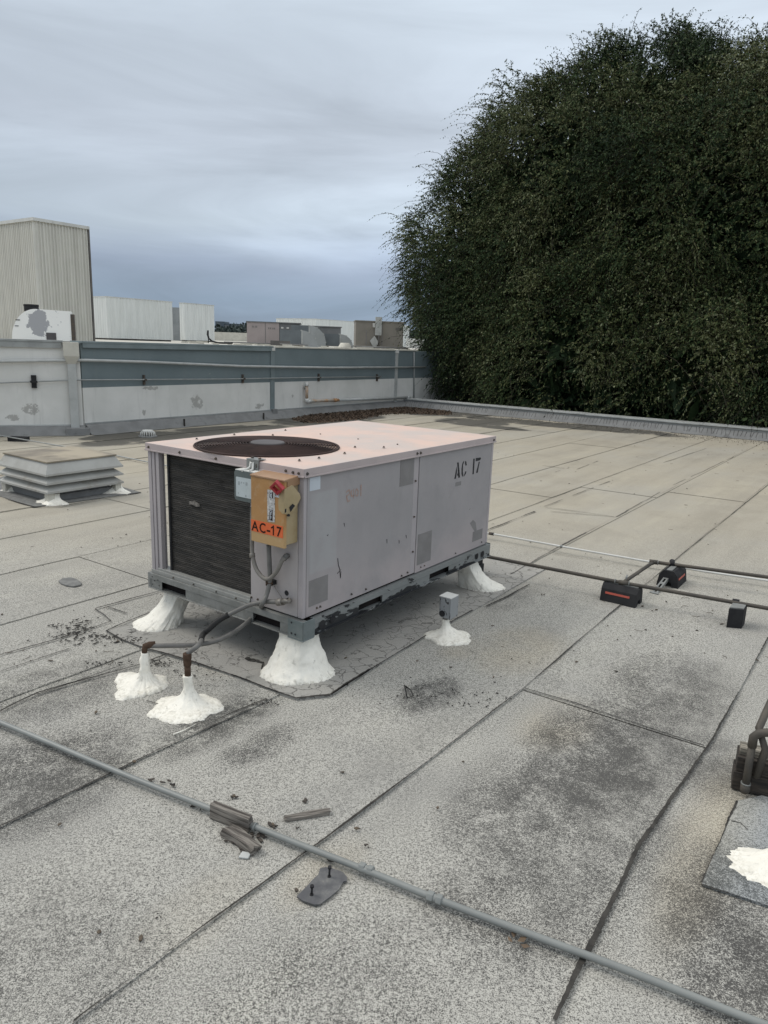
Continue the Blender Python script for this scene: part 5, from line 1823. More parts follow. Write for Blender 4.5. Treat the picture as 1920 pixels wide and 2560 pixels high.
for k, (h0_, h1_, m_, lb, ins) in enumerate(((.006, hT * .48, M_WT, 'lower dark timber of the stack at the right edge', 0), (hT * .49, hT * .84, M_WT, 'upper dark timber of the stack at the right edge', .006))):
    mb = MB().obox(o0 + wdx * ins + wdy * ins + Z * h0_, wdx, wdy, Z, .5, .10, h1_ - h0_)
    ob = mb.build('timber', m_, None, bev=.003, at_=tuple(o0 + Z * h0_))
    tag(ob, lb, 'timber', 'timbers stacked at the right edge')
ob = MB().obox(o0 + wdx * .012 + wdy * .03 + Z * hT * .845, wdx, wdy, Z, .46, .06, hT * .15)  .build('timber', M_WL, None, bev=.002, at_=tuple(o0 + Z * hT * .85))
tag(ob, 'light weathered timber strip on top of the stack at the right edge', 'timber', 'timbers stacked at the right edge')
ps = o0 + wdx * .045 - wdy * .025
ztp = height_over(ps, c(10, 0, 345)[1])
bp = thing('black_pipe', 'black iron pipe bending down over the timber stack at the right edge', 'pipe', ps)
MB().tube([ps + Z * .035, ps + Z * (ztp - .06)], .0135, 12).build('drop', M_IRON, bp)
MB().tube([ps + Z * (ztp - .07), ps + Z * (ztp - .03), ps + Z * (ztp - .012) + wdx * .014, ps + Z * ztp + wdx * .04, ps + Z * ztp + wdx * .07], .016, 12).build('elbow', M_IRON, bp)
MB().tube([ps + Z * ztp + wdx * .07, ps + Z * ztp + wdx * 2.5], .0135, 12).build('run', M_IRON, bp)
MB().tube([ps + Z * .058, ps + Z * .028, ps + Z * .018 - wdy * .0], [.017, .0175, .012], 12).build('end_cap', M_IRON, bp)
MB().tube([ps + Z * .056, ps + Z * .060], .0182, 12).build('ring', M_ZINC, bp)
MB().tube([ps + Z * .09 + wdx * .03 + wdy * .01, ps + Z * (ztp - .07) + wdx * .045, at(*c(10, 890, 330), ztp - .0), at(*c(10, 1010, 60), ztp + .03), at(*c(10, 1200, -300), ztp + .04), at(*c(10, 2200, -2000), ztp + .04)], .0135, 12).build('branch', M_IRON, bp)

# ------------------------------------------------------------------ louvred roof vent on the left
M_VENT = paint('vent_paint', (0.40, 0.40, 0.375), (0.34, 0.335, 0.31), 3, .55, dirt=(.20, .17, .12), dscale=4)
M_VTOP = paint('vent_top', (0.34, 0.29, 0.21), (0.17, 0.145, 0.11), 2.2, .6, dirt=(.1, .08, .05), dscale=4)
vz = [.125, .212, .298, .41]
pn = at(*c(6, 465, 600), vz[0])
pr_ = at(*c(6, 1220, 515), vz[0])
pl_ = at(*c(6, 465 - 900, 300 + 20), vz[0])
V = thing('louvred_vent', 'low square roof vent with stacked pale metal louvres and brown weathered top, at left', 'roof vent', Vector((pn.x, pn.y, 0)), YAW)
LA, LB = .84, .90
VP = MB()


def frustum(mb, x0, x1, y0, y1, z0, ins, z1):
    mb.hexa([Vector(p) for p in ((x0, y0, z0), (x1, y0, z0), (x1, y1, z0), (x0, y1, z0), (x0 + ins, y0 + ins, z1), (x1 - ins, y0 + ins, z1), (x1 - ins, y1 - ins, z1), (x0 + ins, y1 - ins, z1))])


for k in range(2):
    z = vz[k]
    mb = MB().box(-.003, LA + .003, -.003, LB + .003, z - .018, z)
    frustum(mb, 0, LA, 0, LB, z + .0005, .075, z + .062)
    mb.build('louvre', M_VENT, V, True)
z = vz[2]
mb = MB().box(-.004, LA + .004, -.004, LB + .004, z - .018, z)
frustum(mb, 0, LA, 0, LB, z + .0005, .055, z + .10)
mb.build('hood', M_VENT, V, True)
mb = MB().box(.040, LA - .040, .040, LB - .040, z + .1005, z + .112)
frustum(mb, .040, LA - .04, .04, LB - .04, z + .1125, .3, z + .128)
mb.build('top', M_VTOP, V, True)
MB().box(.10, LA - .10, .10, LB - .10, .05, z).build('throat', M_FLASH, V, True)
lg = MB()
MB().box(.08, LA - .08, .08, LB - .08, .0, .07).build('curb', M_FLASH, V, True)
for x, y in ((.05, .05), (LA - .05, .05), (.05, LB - .05), (LA - .05, LB - .05)):
    MB().box(x - .035, x + .035, y - .035, y + .035, .0, vz[0] - .015).build('leg', M_CREAM, V, True, bev=.01)
mb = MB()
MB().prism([(p.x, p.y, .004) for p in [P0(6, -260, 560), P0(6, 330, 750), P0(6, 1390, 605), P0(6, 1100, 520), P0(6, 100, 420)]], (0, 0, .008)).build('vent_patch', M_PATCH, roof)
tar_line([P0(6, -260, 560), P0(6, 120, 690), P0(6, 330, 750), P0(6, 600, 745), P0(6, 1390, 605)], .009, z=.013, gaps=-.5)
pd_ = [((6, 480, 715), .13), ((6, 120, 600), .10), ((6, 1110, 610), .13)]
gm = 'white mastic blobs at the feet of the louvred vent'
lbs = ['white mastic blob at the front foot of the louvred vent', 'white mastic blob at the left foot of the louvred vent', 'white mastic blob at the right foot of the louvred vent']
for k, (q, r_) in enumerate(pd_):
    p = P0(*q)
    p = p + (Vector((0, .05, 0)))
    cone('mastic_cone', lbs[k], 'pipe flashing', (p.x, p.y), (p.x + .01, p.y + .05), r_, .05, .09, pw=1.6, seed=70 + k, group=gm, lobes=.5, ell=(1.2, .7))

# small black block and thin cable behind the vent
p = P0(6, 180, 95)
o = MB().obox(Vector((p.x - .14, p.y - .04, .004)), Vector((1, 0, 0)), Vector((0, 1, 0)), Z, .28, .12, .07).build('support_block', M_BLACK, None, bev=.004, at_=tuple(p))
tag(o, 'flat black block under the thin conduit at the far left', 'block')
lp = [at(*c(6, -200, 0), .07), at(*c(6, 0, 35), .07), at(*c(6, 160, 62), .07), at(*c(6, 1090, 222), .03), at(*c(6, 1480, 300), .03), at(*c(6, 1640, 330), .03)]
lp.append(lp[-1] + (lp[-1] - lp[-2]).normalized() * 2.2)
o = MB().tube(lp, .009, 8).build('roof_conduit', M_GREY, None, at_=tuple(lp[2]))
tag(o, 'thin grey conduit lying on the roof behind the louvred vent', 'conduit')
# dome strainer of the roof drain
p = P0(1, 1095, 1695)
DR = thing('roof_drain', 'white slotted dome strainer of the roof drain in its dark puddle mark by the wall', 'roof drain', p)
mb = MB()
for k in range(18):
    a = 2 * math.pi * k / 18
    e = Vector((math.cos(a), math.sin(a), 0))
    mb.tube([p + e * .115, p + e * .112 + Z * .07, p + e * .08 + Z * .10, p + e * .0 + Z * .115], .008, 5)
mb.build('ribs', M_WHITE, DR, kind='stuff')
MB().tube([p + Z * .0, p + Z * .02], .15, 24).build('ring', M_FLASH, DR)
MB().tube([p + Z * .085, p + Z * .112], .085, 20).build('cap', M_WHITE, DR)

# ------------------------------------------------------------------ neighbouring roof and what stands on it
M_R2 = paint('cream_roof_coating', (0.50, 0.48, 0.42), (0.42, 0.40, 0.35), .8, .85)
Z2 = 1.455
q = [PW - DL * 30 + NL * .2, PW + NL * .2, PW + A * 9.9 + B * .2, PW + A * 60 + B * .2, PW + A * 60 + B * 70, PW - DL * 30 + B * 70]
r2 = MB().prism([(p.x, p.y, Z2 - .3) for p in q], (0, 0, .3)).build('neighbour_roof', M_R2)
r2['kind'] = 'structure'


def cor_mat():
    m, t, b = new_mat('corrugated_sheet')
    co = t.add('ShaderNodeTexCoord').outputs['Object']
    v = t.mapping(co, scale=(9, 9, .5))
    n = t.noise(v, 1.2, 6, .6)
    n2 = t.noise(co, 1.2, 4, .6)
    z = t.sep(co)[2]
    cc = t.mix(t.ramp(n, .35, .65), (0.62, 0.605, 0.545), (0.53, 0.515, 0.46))
    cc = t.mix(t.ramp(n2, .4, .7, 0, .3), cc, (0.43, 0.42, 0.375))
    t.l.new(cc, b.inputs['Base Color'])
    b.inputs['Roughness'].default_value = .6
    return m


M_COR = cor_mat()
M_CORW = paint('white_screen', (0.70, 0.715, 0.69), (0.63, 0.645, 0.62), 2, .65, stretch=(4, 4, .5))
M_EDGE = paint('edge_trim', (0.09, 0.085, 0.08), (0.13, 0.12, 0.11), 3, .7)


def corrug(mb, P, d, nrm, L, z0, z1, pitch=.068, dep=.022):
    """trapezoid-profile sheet standing on line P + d*L, nrm outward"""
    n = int(L / pitch)
    pts = []
    for k in range(n):
        x = k * pitch
        pts += [(x, 0), (x + pitch * .35, 0), (x + pitch * .5, dep), (x + pitch * .85, dep)]
    pts.append((L, 0))
    for (x, e), (x2, e2) in zip(pts[:-1], pts[1:]):
        a_, b_ = P + d * x + nrm * e, P + d * x2 + nrm * e2
        mb.add([Vector((a_.x, a_.y, z0)), Vector((b_.x, b_.y, z0)), Vector((b_.x, b_.y, z1)), Vector((a_.x, a_.y, z1))], [(0, 1, 2, 3)])


TY = 15.2
tn = aty(84, 544, TY)
tz = tn.z
tw = (onp(217, 566, tn, B) - tn).dot(A)
tn0 = Vector((tn.x, tn.y, 0))
TW = thing('service_tower', 'tall cream corrugated metal tower at the left behind the low wall', 'tower', Vector((tn.x, tn.y, Z2)))
mb = MB()
corrug(mb, tn0, A, -B, tw, Z2, tz - .05)
mb.build('front_sheet', M_COR, TW)
mb = MB()
corrug(mb, tn0 + B * 3.0, -B, -A, 3.0, Z2, tz - .05)
mb.build('side_sheet', M_COR, TW)
MB().obox(tn0 + A * .01 + B * .01 + Z * Z2, A, B, Z, tw - .02, 2.98, tz - Z2 - .06).build('core', M_CORW, TW)
MB().obox(tn0 - A * .05 - B * .05 + Z * (tz - .06), A, B, Z, tw + .08, 3.1, .06).build('roof_cap', M_WHITE, TW)
MB().obox(tn0 + A * (tw + .004) - B * .03 + Z * (Z2), A, B, Z, .035, .06, tz - Z2 - .06).build('corner_trim', M_EDGE, TW)

# white domed exhaust fan housing with peeled patch and black cap
by = 12.9
bl0 = aty(30, 846, by)
br0 = aty(170, 846, by)
VX = thing('exhaust_hood', 'white rounded exhaust hood with peeling silver patch in front of the corrugated tower', 'roof exhaust', Vector((bl0.x, bl0.y, Z2)))
w_ = (br0 - bl0).length
dn = Vector((.93, .37, 0)).normalized()
dp = Vector((-dn.y, dn.x, 0))
ztop = aty(100, 775, by).z
H_ = ztop - Z2
mb = MB()
prof = []
nseg = 16
for k in range(nseg + 1):
    a = math.pi * .5 * (1 - k / nseg)
    prof.append((w_ * .42 * (1 - math.sin(a)) if False else w_ * .42 - w_ * .42 * math.cos(math.pi * .5 * (1 - k / nseg)) if False else w_ * .42 * (1 - math.cos(math.pi * .5 * k / nseg)), H_ * math.sin(math.pi * .5 * k / nseg)))
prof = prof + [(w_, H_ * .97), (w_, 0)]
o_ = Vector((bl0.x, bl0.y, Z2))
pts = [o_ + dn * a_ + Z * (b_ + .02) for a_, b_ in prof]
mb.prism(pts, dp * .55)
M_HOOD, th, bh = new_mat('peeling_white')
ch_ = th.add('ShaderNodeTexCoord').outputs['Object']
xh, yh, zh = th.sep(ch_)
nh_ = th.noise(ch_, 8, 6, .65)
bb = th.blob(xh, zh, .42, .30, .24, .30)
pe = th.ramp(th.m('ADD', th.m('MULTIPLY', bb, .35), nh_), .66, .68)
th.l.new(th.mix(pe, (.84, .83, .79), (.36, .36, .37)), bh.inputs['Base Color'])
mb.build('housing', M_HOOD, VX)
MB().obox(o_ + dn * w_ * .98 - dp * .01 + Z * .01, dn, dp, Z, .06, .57, H_ * .9).build('rim', M_RUSTY, VX)
pc_ = o_ + dn * w_ * .33 + dp * .25 + Z * (H_ - .02)
MB().tube([pc_, pc_ + Z * .11], .12, 16).tube([pc_ + Z * .085, pc_ + Z * .12], .125, 16).build('black_cap', M_BLACK, VX)
MB().obox(o_ + dn * w_ * .56 - dp * .012 + Z * .03, dn, dp, Z, .16, .012, .13).build('flap', M_HUB, VX)
MB().obox(o_ + dn * w_ * .08 - dp * .006 + Z * .35, dn, dp, Z, .07, .006, .015).build('slot', M_BLACK, VX)
MB().obox(o_ + dn * w_ * .06 - dp * .006 + Z * .25, dn, dp, Z, .06, .006, .012).build('slot', M_BLACK, VX)
MB().obox(o_ + dn * .05 + dp * .05 - Z * .1, dn, dp, Z, w_ * .9, .45, .12).build('curb', M_CREAM, VX)


M_DUCT0 = paint('grey_duct', (0.20, 0.215, 0.22), (0.26, 0.275, 0.28), 2, .6)  # even grey that sets the gap box off from the screens
# white screens / enclosures
def enclosure(label, ul_, vt, ur, vtr, y, depth, vb=None, mat=M_CORW, ribs=True, cat='equipment screen'):
    a_ = aty(ul_, vt, y)
    d = A
    P = Vector((a_.x, a_.y, 0))
    L = (onp(ur, vtr, a_, B) - a_).dot(A)
    T = thing('equipment_screen', label, cat, Vector((a_.x, a_.y, Z2)), 0, 'white equipment screens on the next roof')
    z0_ = Z2 + .05
    MB().obox(P + A * .012 + B * .012 + Z * z0_, A, B, Z, L - .02, depth - .02, a_.z - z0_ - .01).build('box', mat, T)
    mb = MB()
    corrug(mb, P, A, -B, L, z0_, a_.z - .01, .12, .012)
    mb.build('front_sheet', mat, T)
    mb = MB()
    corrug(mb, P + B * depth, -B, -A, depth, z0_, a_.z - .01, .12, .012)
    mb.build('side_sheet', mat, T)
    MB().obox(P - A * .02 - B * .02 + Z * (a_.z - .012), A, B, Z, L + .04, depth + .04, .02).build('cap', M_WHITE, T)
    MB().obox(P + A * .05 + B * .05 + Z * Z2, A, B, Z, L - .1, depth - .1, .05).build('curb', M_EDGE, T)
    return T


e1 = enclosure('large white ribbed screen box beside the corrugated tower', 266, 741, 430, 753, 24.0, 6)
e2 = enclosure('smaller white ribbed screen box, right of the large one', 460, 757, 535, 761, 31, .3)
p = aty(425, 768, 34)
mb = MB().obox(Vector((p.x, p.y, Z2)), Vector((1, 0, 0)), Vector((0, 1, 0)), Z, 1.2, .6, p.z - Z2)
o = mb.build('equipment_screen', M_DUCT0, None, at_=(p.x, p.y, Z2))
tag(o, 'narrow grey duct box seen in the gap between the two screens', 'duct', 'white equipment screens on the next roof')
e3 = enclosure('long white screen behind the tan unit at the right', 790, 797, 1024, 806, 41, 3)

# dark far unit, pinkish unit, ducts, tan unit
def far_unit(label, u0, v0, u1, u2, y, hgt, mf, ms, dark=False, side=1.4, extras=None):
    a_ = aty(u0, v0, y)
    dx = Vector((1, 0.10, 0)).normalized()
    dy = Vector((-.10, 1, 0)).normalized()
    T = thing('rooftop_unit', label, 'air conditioner', Vector((a_.x, a_.y, Z2)), 0, 'cooling units on the next roof')
    L = (aty(u1, v0, y) - a_).length
    L2 = (aty(u2, v0, y) - a_).length
    z0_ = a_.z - hgt
    P = Vector((a_.x, a_.y, z0_))
    MB().obox(P, dx, dy, Z, L, side, hgt - .03).build('cabinet', mf, T)
    MB().obox(P + dx * (L + .005) + dy * .02, dx, dy, Z, L2 - L, side - .04, hgt - .04).build('side_section', ms, T)  # side of the cabinet as a separate box in its own colour
    MB().obox(P - dx * .03 - dy * .03 + Z * (hgt - .03), dx, dy, Z, L2 + .08, side + .06, .04).build('lid', ms, T)
    MB().obox(P + dx * (L * .56) - dy * .006 + Z * .02, dx, dy, Z, .03, .006, hgt - .06).build('panel_seam', M_OLD, T)
    MB().obox(P + dx * .03 + Z * (Z2 - z0_), dx, dy, Z, L2 - .06, side, max(.03, z0_ - Z2) - .002).build('curb', M_EDGE, T)
    return T, P, dx, dy, L, L2


M_PINK = paint('pinkish_unit', (0.36, 0.31, 0.30), (0.33, 0.285, 0.275), 2, .7)
M_DGR = paint('dark_grey_unit', (0.12, 0.125, 0.13), (0.15, 0.155, 0.16), 3, .6)
M_TAN = paint('tan_unit', (0.235, 0.215, 0.185), (0.20, 0.185, 0.16), 2, .7)
T, P, dx, dy, L, L2 = far_unit('pinkish grey cooling unit on the next roof, left of the curved ducts', 617, 803, 697, 748, 28, .80, M_PINK, M_DGR)
mb = MB()
for x in (.06, .10, .16, .19):
    mb.obox(P + dx * (L * (.1 + x)) - dy * .008 + Z * .58, dx, dy, Z, .03, .006, .07)
for x in (.0, .06, .13, .18):
    mb.obox(P + dx * (L * (.66 + x)) - dy * .008 + Z * .54, dx, dy, Z, .04, .006, .06)
mb.build('faded_lettering', M_OLD, T, kind='stuff')
for x in (L + .07, L + .28):
    MB().obox(P + dx * x - dy * .006 + Z * .58, dx, dy, Z, .09, .01, .06).build('label', M_WHITE, T)
T, P, dx, dy, L, L2 = far_unit('dark grey cooling unit between the two pairs of curved ducts', 762, 814, 800, 852, 34, .75, M_DGR, M_DGR)
T, P, dx, dy, L, L2 = far_unit('tan cooling unit at the right end of the next roof', 890, 801, 1008, 1010, 29.5, 1.02, M_TAN, M_TAN)
MB().obox(P + dx * (L * .22) - dy * .008 + Z * .12, dx, dy, Z, .035, .006, .55).build('handle_rail', M_OLD, T)
MB().obox(P + dx * (L * .85) - dy * .008 + Z * .70, dx, dy, Z, .28, .006, .10).build('vent_slots', M_EDGE, T)
q0 = P + dx * (L * .41) - dy * .16
MB().obox(q0 + Z * .48, dx, dy, Z, .25, .15, .70).build('switch_box', M_LGREY, T)
MB().obox(q0 - dx * .10 + Z * .78, dx, dy, Z, .08, .10, .16).build('outlet_box', M_WHITE, T)
MB().prism([q0 - dx * .20 + Z * .25, q0 - dx * .02 + Z * .45, q0 + dx * .16 + Z * .20, q0 + dx * .02 + Z * .0, q0 - dx * .1 + Z * .08], dy * .14).build('rain_hood', M_LGREY, T)
MB().tube([q0 + dx * .14 + Z * .48, q0 + dx * .15 + Z * .05], .03, 8).build('conduit', M_EDGE, T)


def gooseneck(label, ua, va, ub, vb, y, wd_=1.0):
    """rectangular duct: level box then a quarter bend down to the roof"""
    a_ = aty(ua, va, y)
    b_ = aty(ub, vb, y)
    dx = Vector((1, 0.10, 0)).normalized()
    dy = Vector((-.10, 1, 0)).normalized()
    T = thing('duct', label, 'air duct', Vector((a_.x, a_.y, Z2)), 0, 'curved sheet metal ducts on the next roof')
    L = (b_ - a_).dot(dx)
    H2 = a_.z - Z2
    R = min(H2, L * .48)
    x1 = L - R
    th_ = .42
    P = Vector((a_.x, a_.y, Z2))
    # level run
    MB().obox(P + Z * (H2 - th_), dx, dy, Z, x1, wd_, th_).build('level_run', M_DUCT2, T)
    # bend
    mb = MB()
    n = 12
    out = []
    for k in range(n + 1):
        a = math.pi / 2 * k / n
        out.append((x1 + R * math.sin(a), H2 - R + R * math.cos(a)))
    inn = [(x1, max(0.0, H2 - th_)), (x1 + max(.05, R - th_), max(0, H2 - th_ - .05)), (x1 + max(.05, R - th_), 0.0)]
    prof = out + [(x1 + R, 0.0)] + [inn[2], inn[1], inn[0]]
    mb.prism([P + dx * x + Z * z for x, z in prof], dy * wd_)
    mb.build('bend', M_DUCT, T)
    mb = MB()
    for k in range(0, n + 1, 4):
        x, z = out[k]
        a = math.pi / 2 * k / n
        e = dx * math.sin(a) + Z * math.cos(a)
        mb.obox(P + dx * x + Z * z - dy * .02 - e * .02, dy, e.cross(dy), e, wd_ + .04, .05, .035)
    mb.obox(P + dx * (x1 - .025) - dy * .012 + Z * (H2 - th_), dx, dy, Z, .05, .012, th_)
    mb.build('flange', M_LGREY, T, kind='stuff')
    return T


M_DUCT = paint('sheet_duct', (0.36, 0.375, 0.375), (0.31, 0.325, 0.325), 2, .5)
M_DUCT2 = paint('dark_duct', (0.15, 0.17, 0.18), (0.12, 0.135, 0.145), 2, .5)
gooseneck('curved duct in front, right of the pinkish unit', 700, 824, 795, 826, 24.0, .55)
gooseneck('curved duct close behind the front one, bending over its shoulder', 728, 812, 815, 828, 25.8, .55)
gooseneck('curved duct farther right, before the tan unit', 812, 834, 884, 834, 26.5, .8)
p = aty(862, 875, 23)
cone_ = MB().tube([Vector((p.x, p.y, Z2)), Vector((p.x, p.y, Z2 + .05)), Vector((p.x, p.y, Z2 + .17))], [.24, .20, .13], 20)
o = cone_.build('vent_cone', M_CREAM, None, at_=(p.x, p.y, Z2))
tag(o, 'squat cream vent cone on the next roof before the ducts', 'roof vent')
# black cable and stick near the edge
p = aty(528, 858, 20)
mb = MB().tube([aty(520, 826, 20), aty(519, 836, 20), aty(522, 846, 20), aty(530, 853, 20), aty(545, 857, 20), aty(575, 858, 20), aty(582, 857, 20)], .025, 6).tube([aty(521, 858, 20), aty(521, 826, 20)], .012, 6)
o = mb.build('cable', M_BLACK, None, at_=tuple(p))
tag(o, 'black cable standing up and trailing along the next roof near the screens', 'cable')
# low cream parapet of the farther roof
p = aty(520, 829, 60)
mb = MB().obox(Vector((p.x, p.y, Z2)), Vector((1, .02, 0)), Vector((0, 1, 0)), Z, 40, 1, p.z - Z2)
o = mb.build('parapet', M_CREAM, None, at_=(p.x, p.y, Z2))
tag(o, 'long cream parapet far behind the units of the next roof', 'parapet')
p = aty(1018, 846, 45)
o = MB().obox(Vector((p.x, p.y, Z2)), Vector((1, 0, 0)), Vector((0, 1, 0)), Z, 3, 2, p.z - Z2).build('roof_box', M_WHITE, None, at_=(p.x, p.y, Z2))
tag(o, 'low white roof box half hidden by the tree at the right', 'roof box')
p = aty(676, 870, 21.5)
o = MB().obox(Vector((p.x, p.y, Z2)), Vector((1, .1, 0)), Vector((-.1, 1, 0)), Z, .55, .5, aty(676, 851, 21.5).z - Z2).build('curb_box', M_EDGE, None, at_=(p.x, p.y, Z2))
tag(o, 'low dark equipment curb in front of the pinkish unit', 'curb')
mb = MB()
for k in range(70):
    u = random.uniform(440, 1010)
    y = random.uniform(19, 27)
    b_ = aty(u, 860, y)
    b_.z = Z2
    mb.obox(b_, Vector((1, 0, 0)), Vector((0, 1, 0)), Z, random.uniform(.05, .35), .1, random.uniform(.02, .07))
mb.build('roof_clutter', M_CREAM, None, kind='stuff')
mb = MB()
for (u0, u1, v, y, r_) in ((560, 700, 858, 22, .02), (700, 770, 862, 21, .02), (905, 1020, 868, 23, .03), (870, 1000, 862, 25, .02)):
    a_, b_ = aty(u0, v, y), aty(u1, v + 3, y)
    a_.z = b_.z = Z2 + .07
    mb.tube([a_, b_], r_, 6)
o = mb.build('roof_lines', M_FLASH, None, kind='stuff')

# ------------------------------------------------------------------ far skyline
M_FAR = paint('far_leaves', (0.05, 0.065, 0.055), (0.035, 0.05, 0.045), .3, .9)


def far_tree(label, u, vtop, y, r, n=900):
    p = aty(u, vtop, y)
    cz = p.z - r * .9
    T = thing('tree', label, 'tree', (p.x, p.y, -6.5), 0, 'trees on the skyline')
    pts = []
    d = rng.normal(0, 1, (n, 3))
    d /= np.linalg.norm(d, axis=1)[:, None]
    rr = r * rng.uniform(.55, 1.0, n)[:, None] * (1 + .25 * np.sin(d[:, :1] * 5 + u) * np.cos(d[:, 2:] * 4))
    pts = d * rr * np.array([1.25, 1, .9]) + np.array([p.x, p.y, cz])
    o = scatter_quads('crown', pts, r * .11, M_FAR, 1.2, asp=1.3)
    o.parent = T
    o.matrix_parent_inverse = Matrix.Translation((-p.x, -p.y, 6.5))
    MB().tube([Vector((p.x, p.y, -6.5)), Vector((p.x, p.y, cz))], r * .07, 8).build('trunk', M_RUSTY, T)


for k, (u, v, y, r) in enumerate(((566, 812, 210, 4.5), (582, 813, 190, 4.0), (600, 811, 200, 4.2), (612, 817, 180, 3.4), (550, 821, 170, 3.0), (1032, 818, 150, 3.5), (1046, 824, 140, 3.0), (590, 822, 160, 3.2))):
    lb = ['leftmost round tree of the skyline beside the dark block', 'second skyline tree from the left', 'tall skyline tree just left of the pinkish unit', 'low skyline tree touching the pinkish unit',
          'small skyline tree under the dark block', 'skyline tree in the gap beside the big tree', 'lower skyline tree at the edge of the big tree', 'low bushy skyline tree in front of the others'][k]
    far_tree(lb, u, v, y, r)
p = aty(538, 803, 260)
FB = thing('office_block', 'dark distant office block on the skyline right of the white screens', 'building', (p.x, p.y, -6.5))
MB().box(p.x, p.x + 3.2, p.y, p.y + 8, -6.5, p.z).box(p.x + 3.3, p.x + 9, p.y + .5, p.y + 8, -6.5, p.z - .6).build('wall', paint('far_building', (.10, .12, .14), (.08, .10, .12), .2, .7), FB)
for i in range(3):
    for j in range(3):
        MB().box(p.x + .5 + i * 2.8, p.x + 1.9 + i * 2.8, p.y - .05 + (.5 if i else 0) * 0, p.y + .02, p.z - 2.2 - j * 1.8, p.z - 1.1 - j * 1.8).build('window', M_DGR, FB)

# ------------------------------------------------------------------ the big tree
def leaf_mat(name, cols):
    m, t, b = new_mat(name)
    at_ = t.add('ShaderNodeAttribute', attribute_name='tint').outputs['Fac']
    r = t.add('ShaderNodeValToRGB', ins={0: at_})
    e = r.color_ramp.elements
    while len(e) < len(cols):
        e.new(.5)
    for k, (p, cc) in enumerate(cols):
        e[k].position = p
        e[k].color = (*cc, 1)
    t.l.new(r.outputs[0], b.inputs['Base Color'])
    b.inputs['Roughness'].default_value = .65
    b.inputs['Specular IOR Level'].default_value = .12
    return m


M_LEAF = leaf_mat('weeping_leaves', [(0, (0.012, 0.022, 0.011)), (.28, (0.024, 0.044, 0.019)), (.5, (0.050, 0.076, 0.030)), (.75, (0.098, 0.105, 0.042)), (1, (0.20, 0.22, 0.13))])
M_STEM = paint('twigs', (0.05, 0.042, 0.032), (0.035, 0.03, 0.024), 4, .9)
M_BARK = paint('bark', (0.07, 0.058, 0.045), (0.045, 0.038, 0.03), 6, .95, bs=.8)


def leaf_mesh(name, P, D, S, tint, mat, parent_obj, base):
    """kite shaped leaves: P base points, D directions, S lengths"""
    n = len(P)
    up = rng.normal(0, 1, (n, 3))
    e = np.cross(D, up)
    e /= np.linalg.norm(e, axis=1)[:, None] + 1e-9
    W = (S * rng.uniform(.32, .5, n) * .5)[:, None]
    S_ = S[:, None]
    V = np.stack([P, P + D * S_ * .4 - e * W, P + D * S_, P + D * S_ * .4 + e * W], 1).reshape(-1, 3) - np.array(base)
    me = bpy.data.meshes.new(name)
    me.vertices.add(4 * n)
    me.vertices.foreach_set('co', V.ravel())
    me.loops.add(4 * n)
    me.loops.foreach_set('vertex_index', np.arange(4 * n))
    me.polygons.add(n)
    me.polygons.foreach_set('loop_start', np.arange(n) * 4)
    me.update(calc_edges=True)
    a_ = me.attributes.new('tint', 'FLOAT', 'POINT')
    a_.data.foreach_set('value', np.repeat(tint, 4).astype(np.float32))
    me.materials.append(mat)
    o = bpy.data.objects.new(name, me)
    col.objects.link(o)
    o.parent = parent_obj
    return o


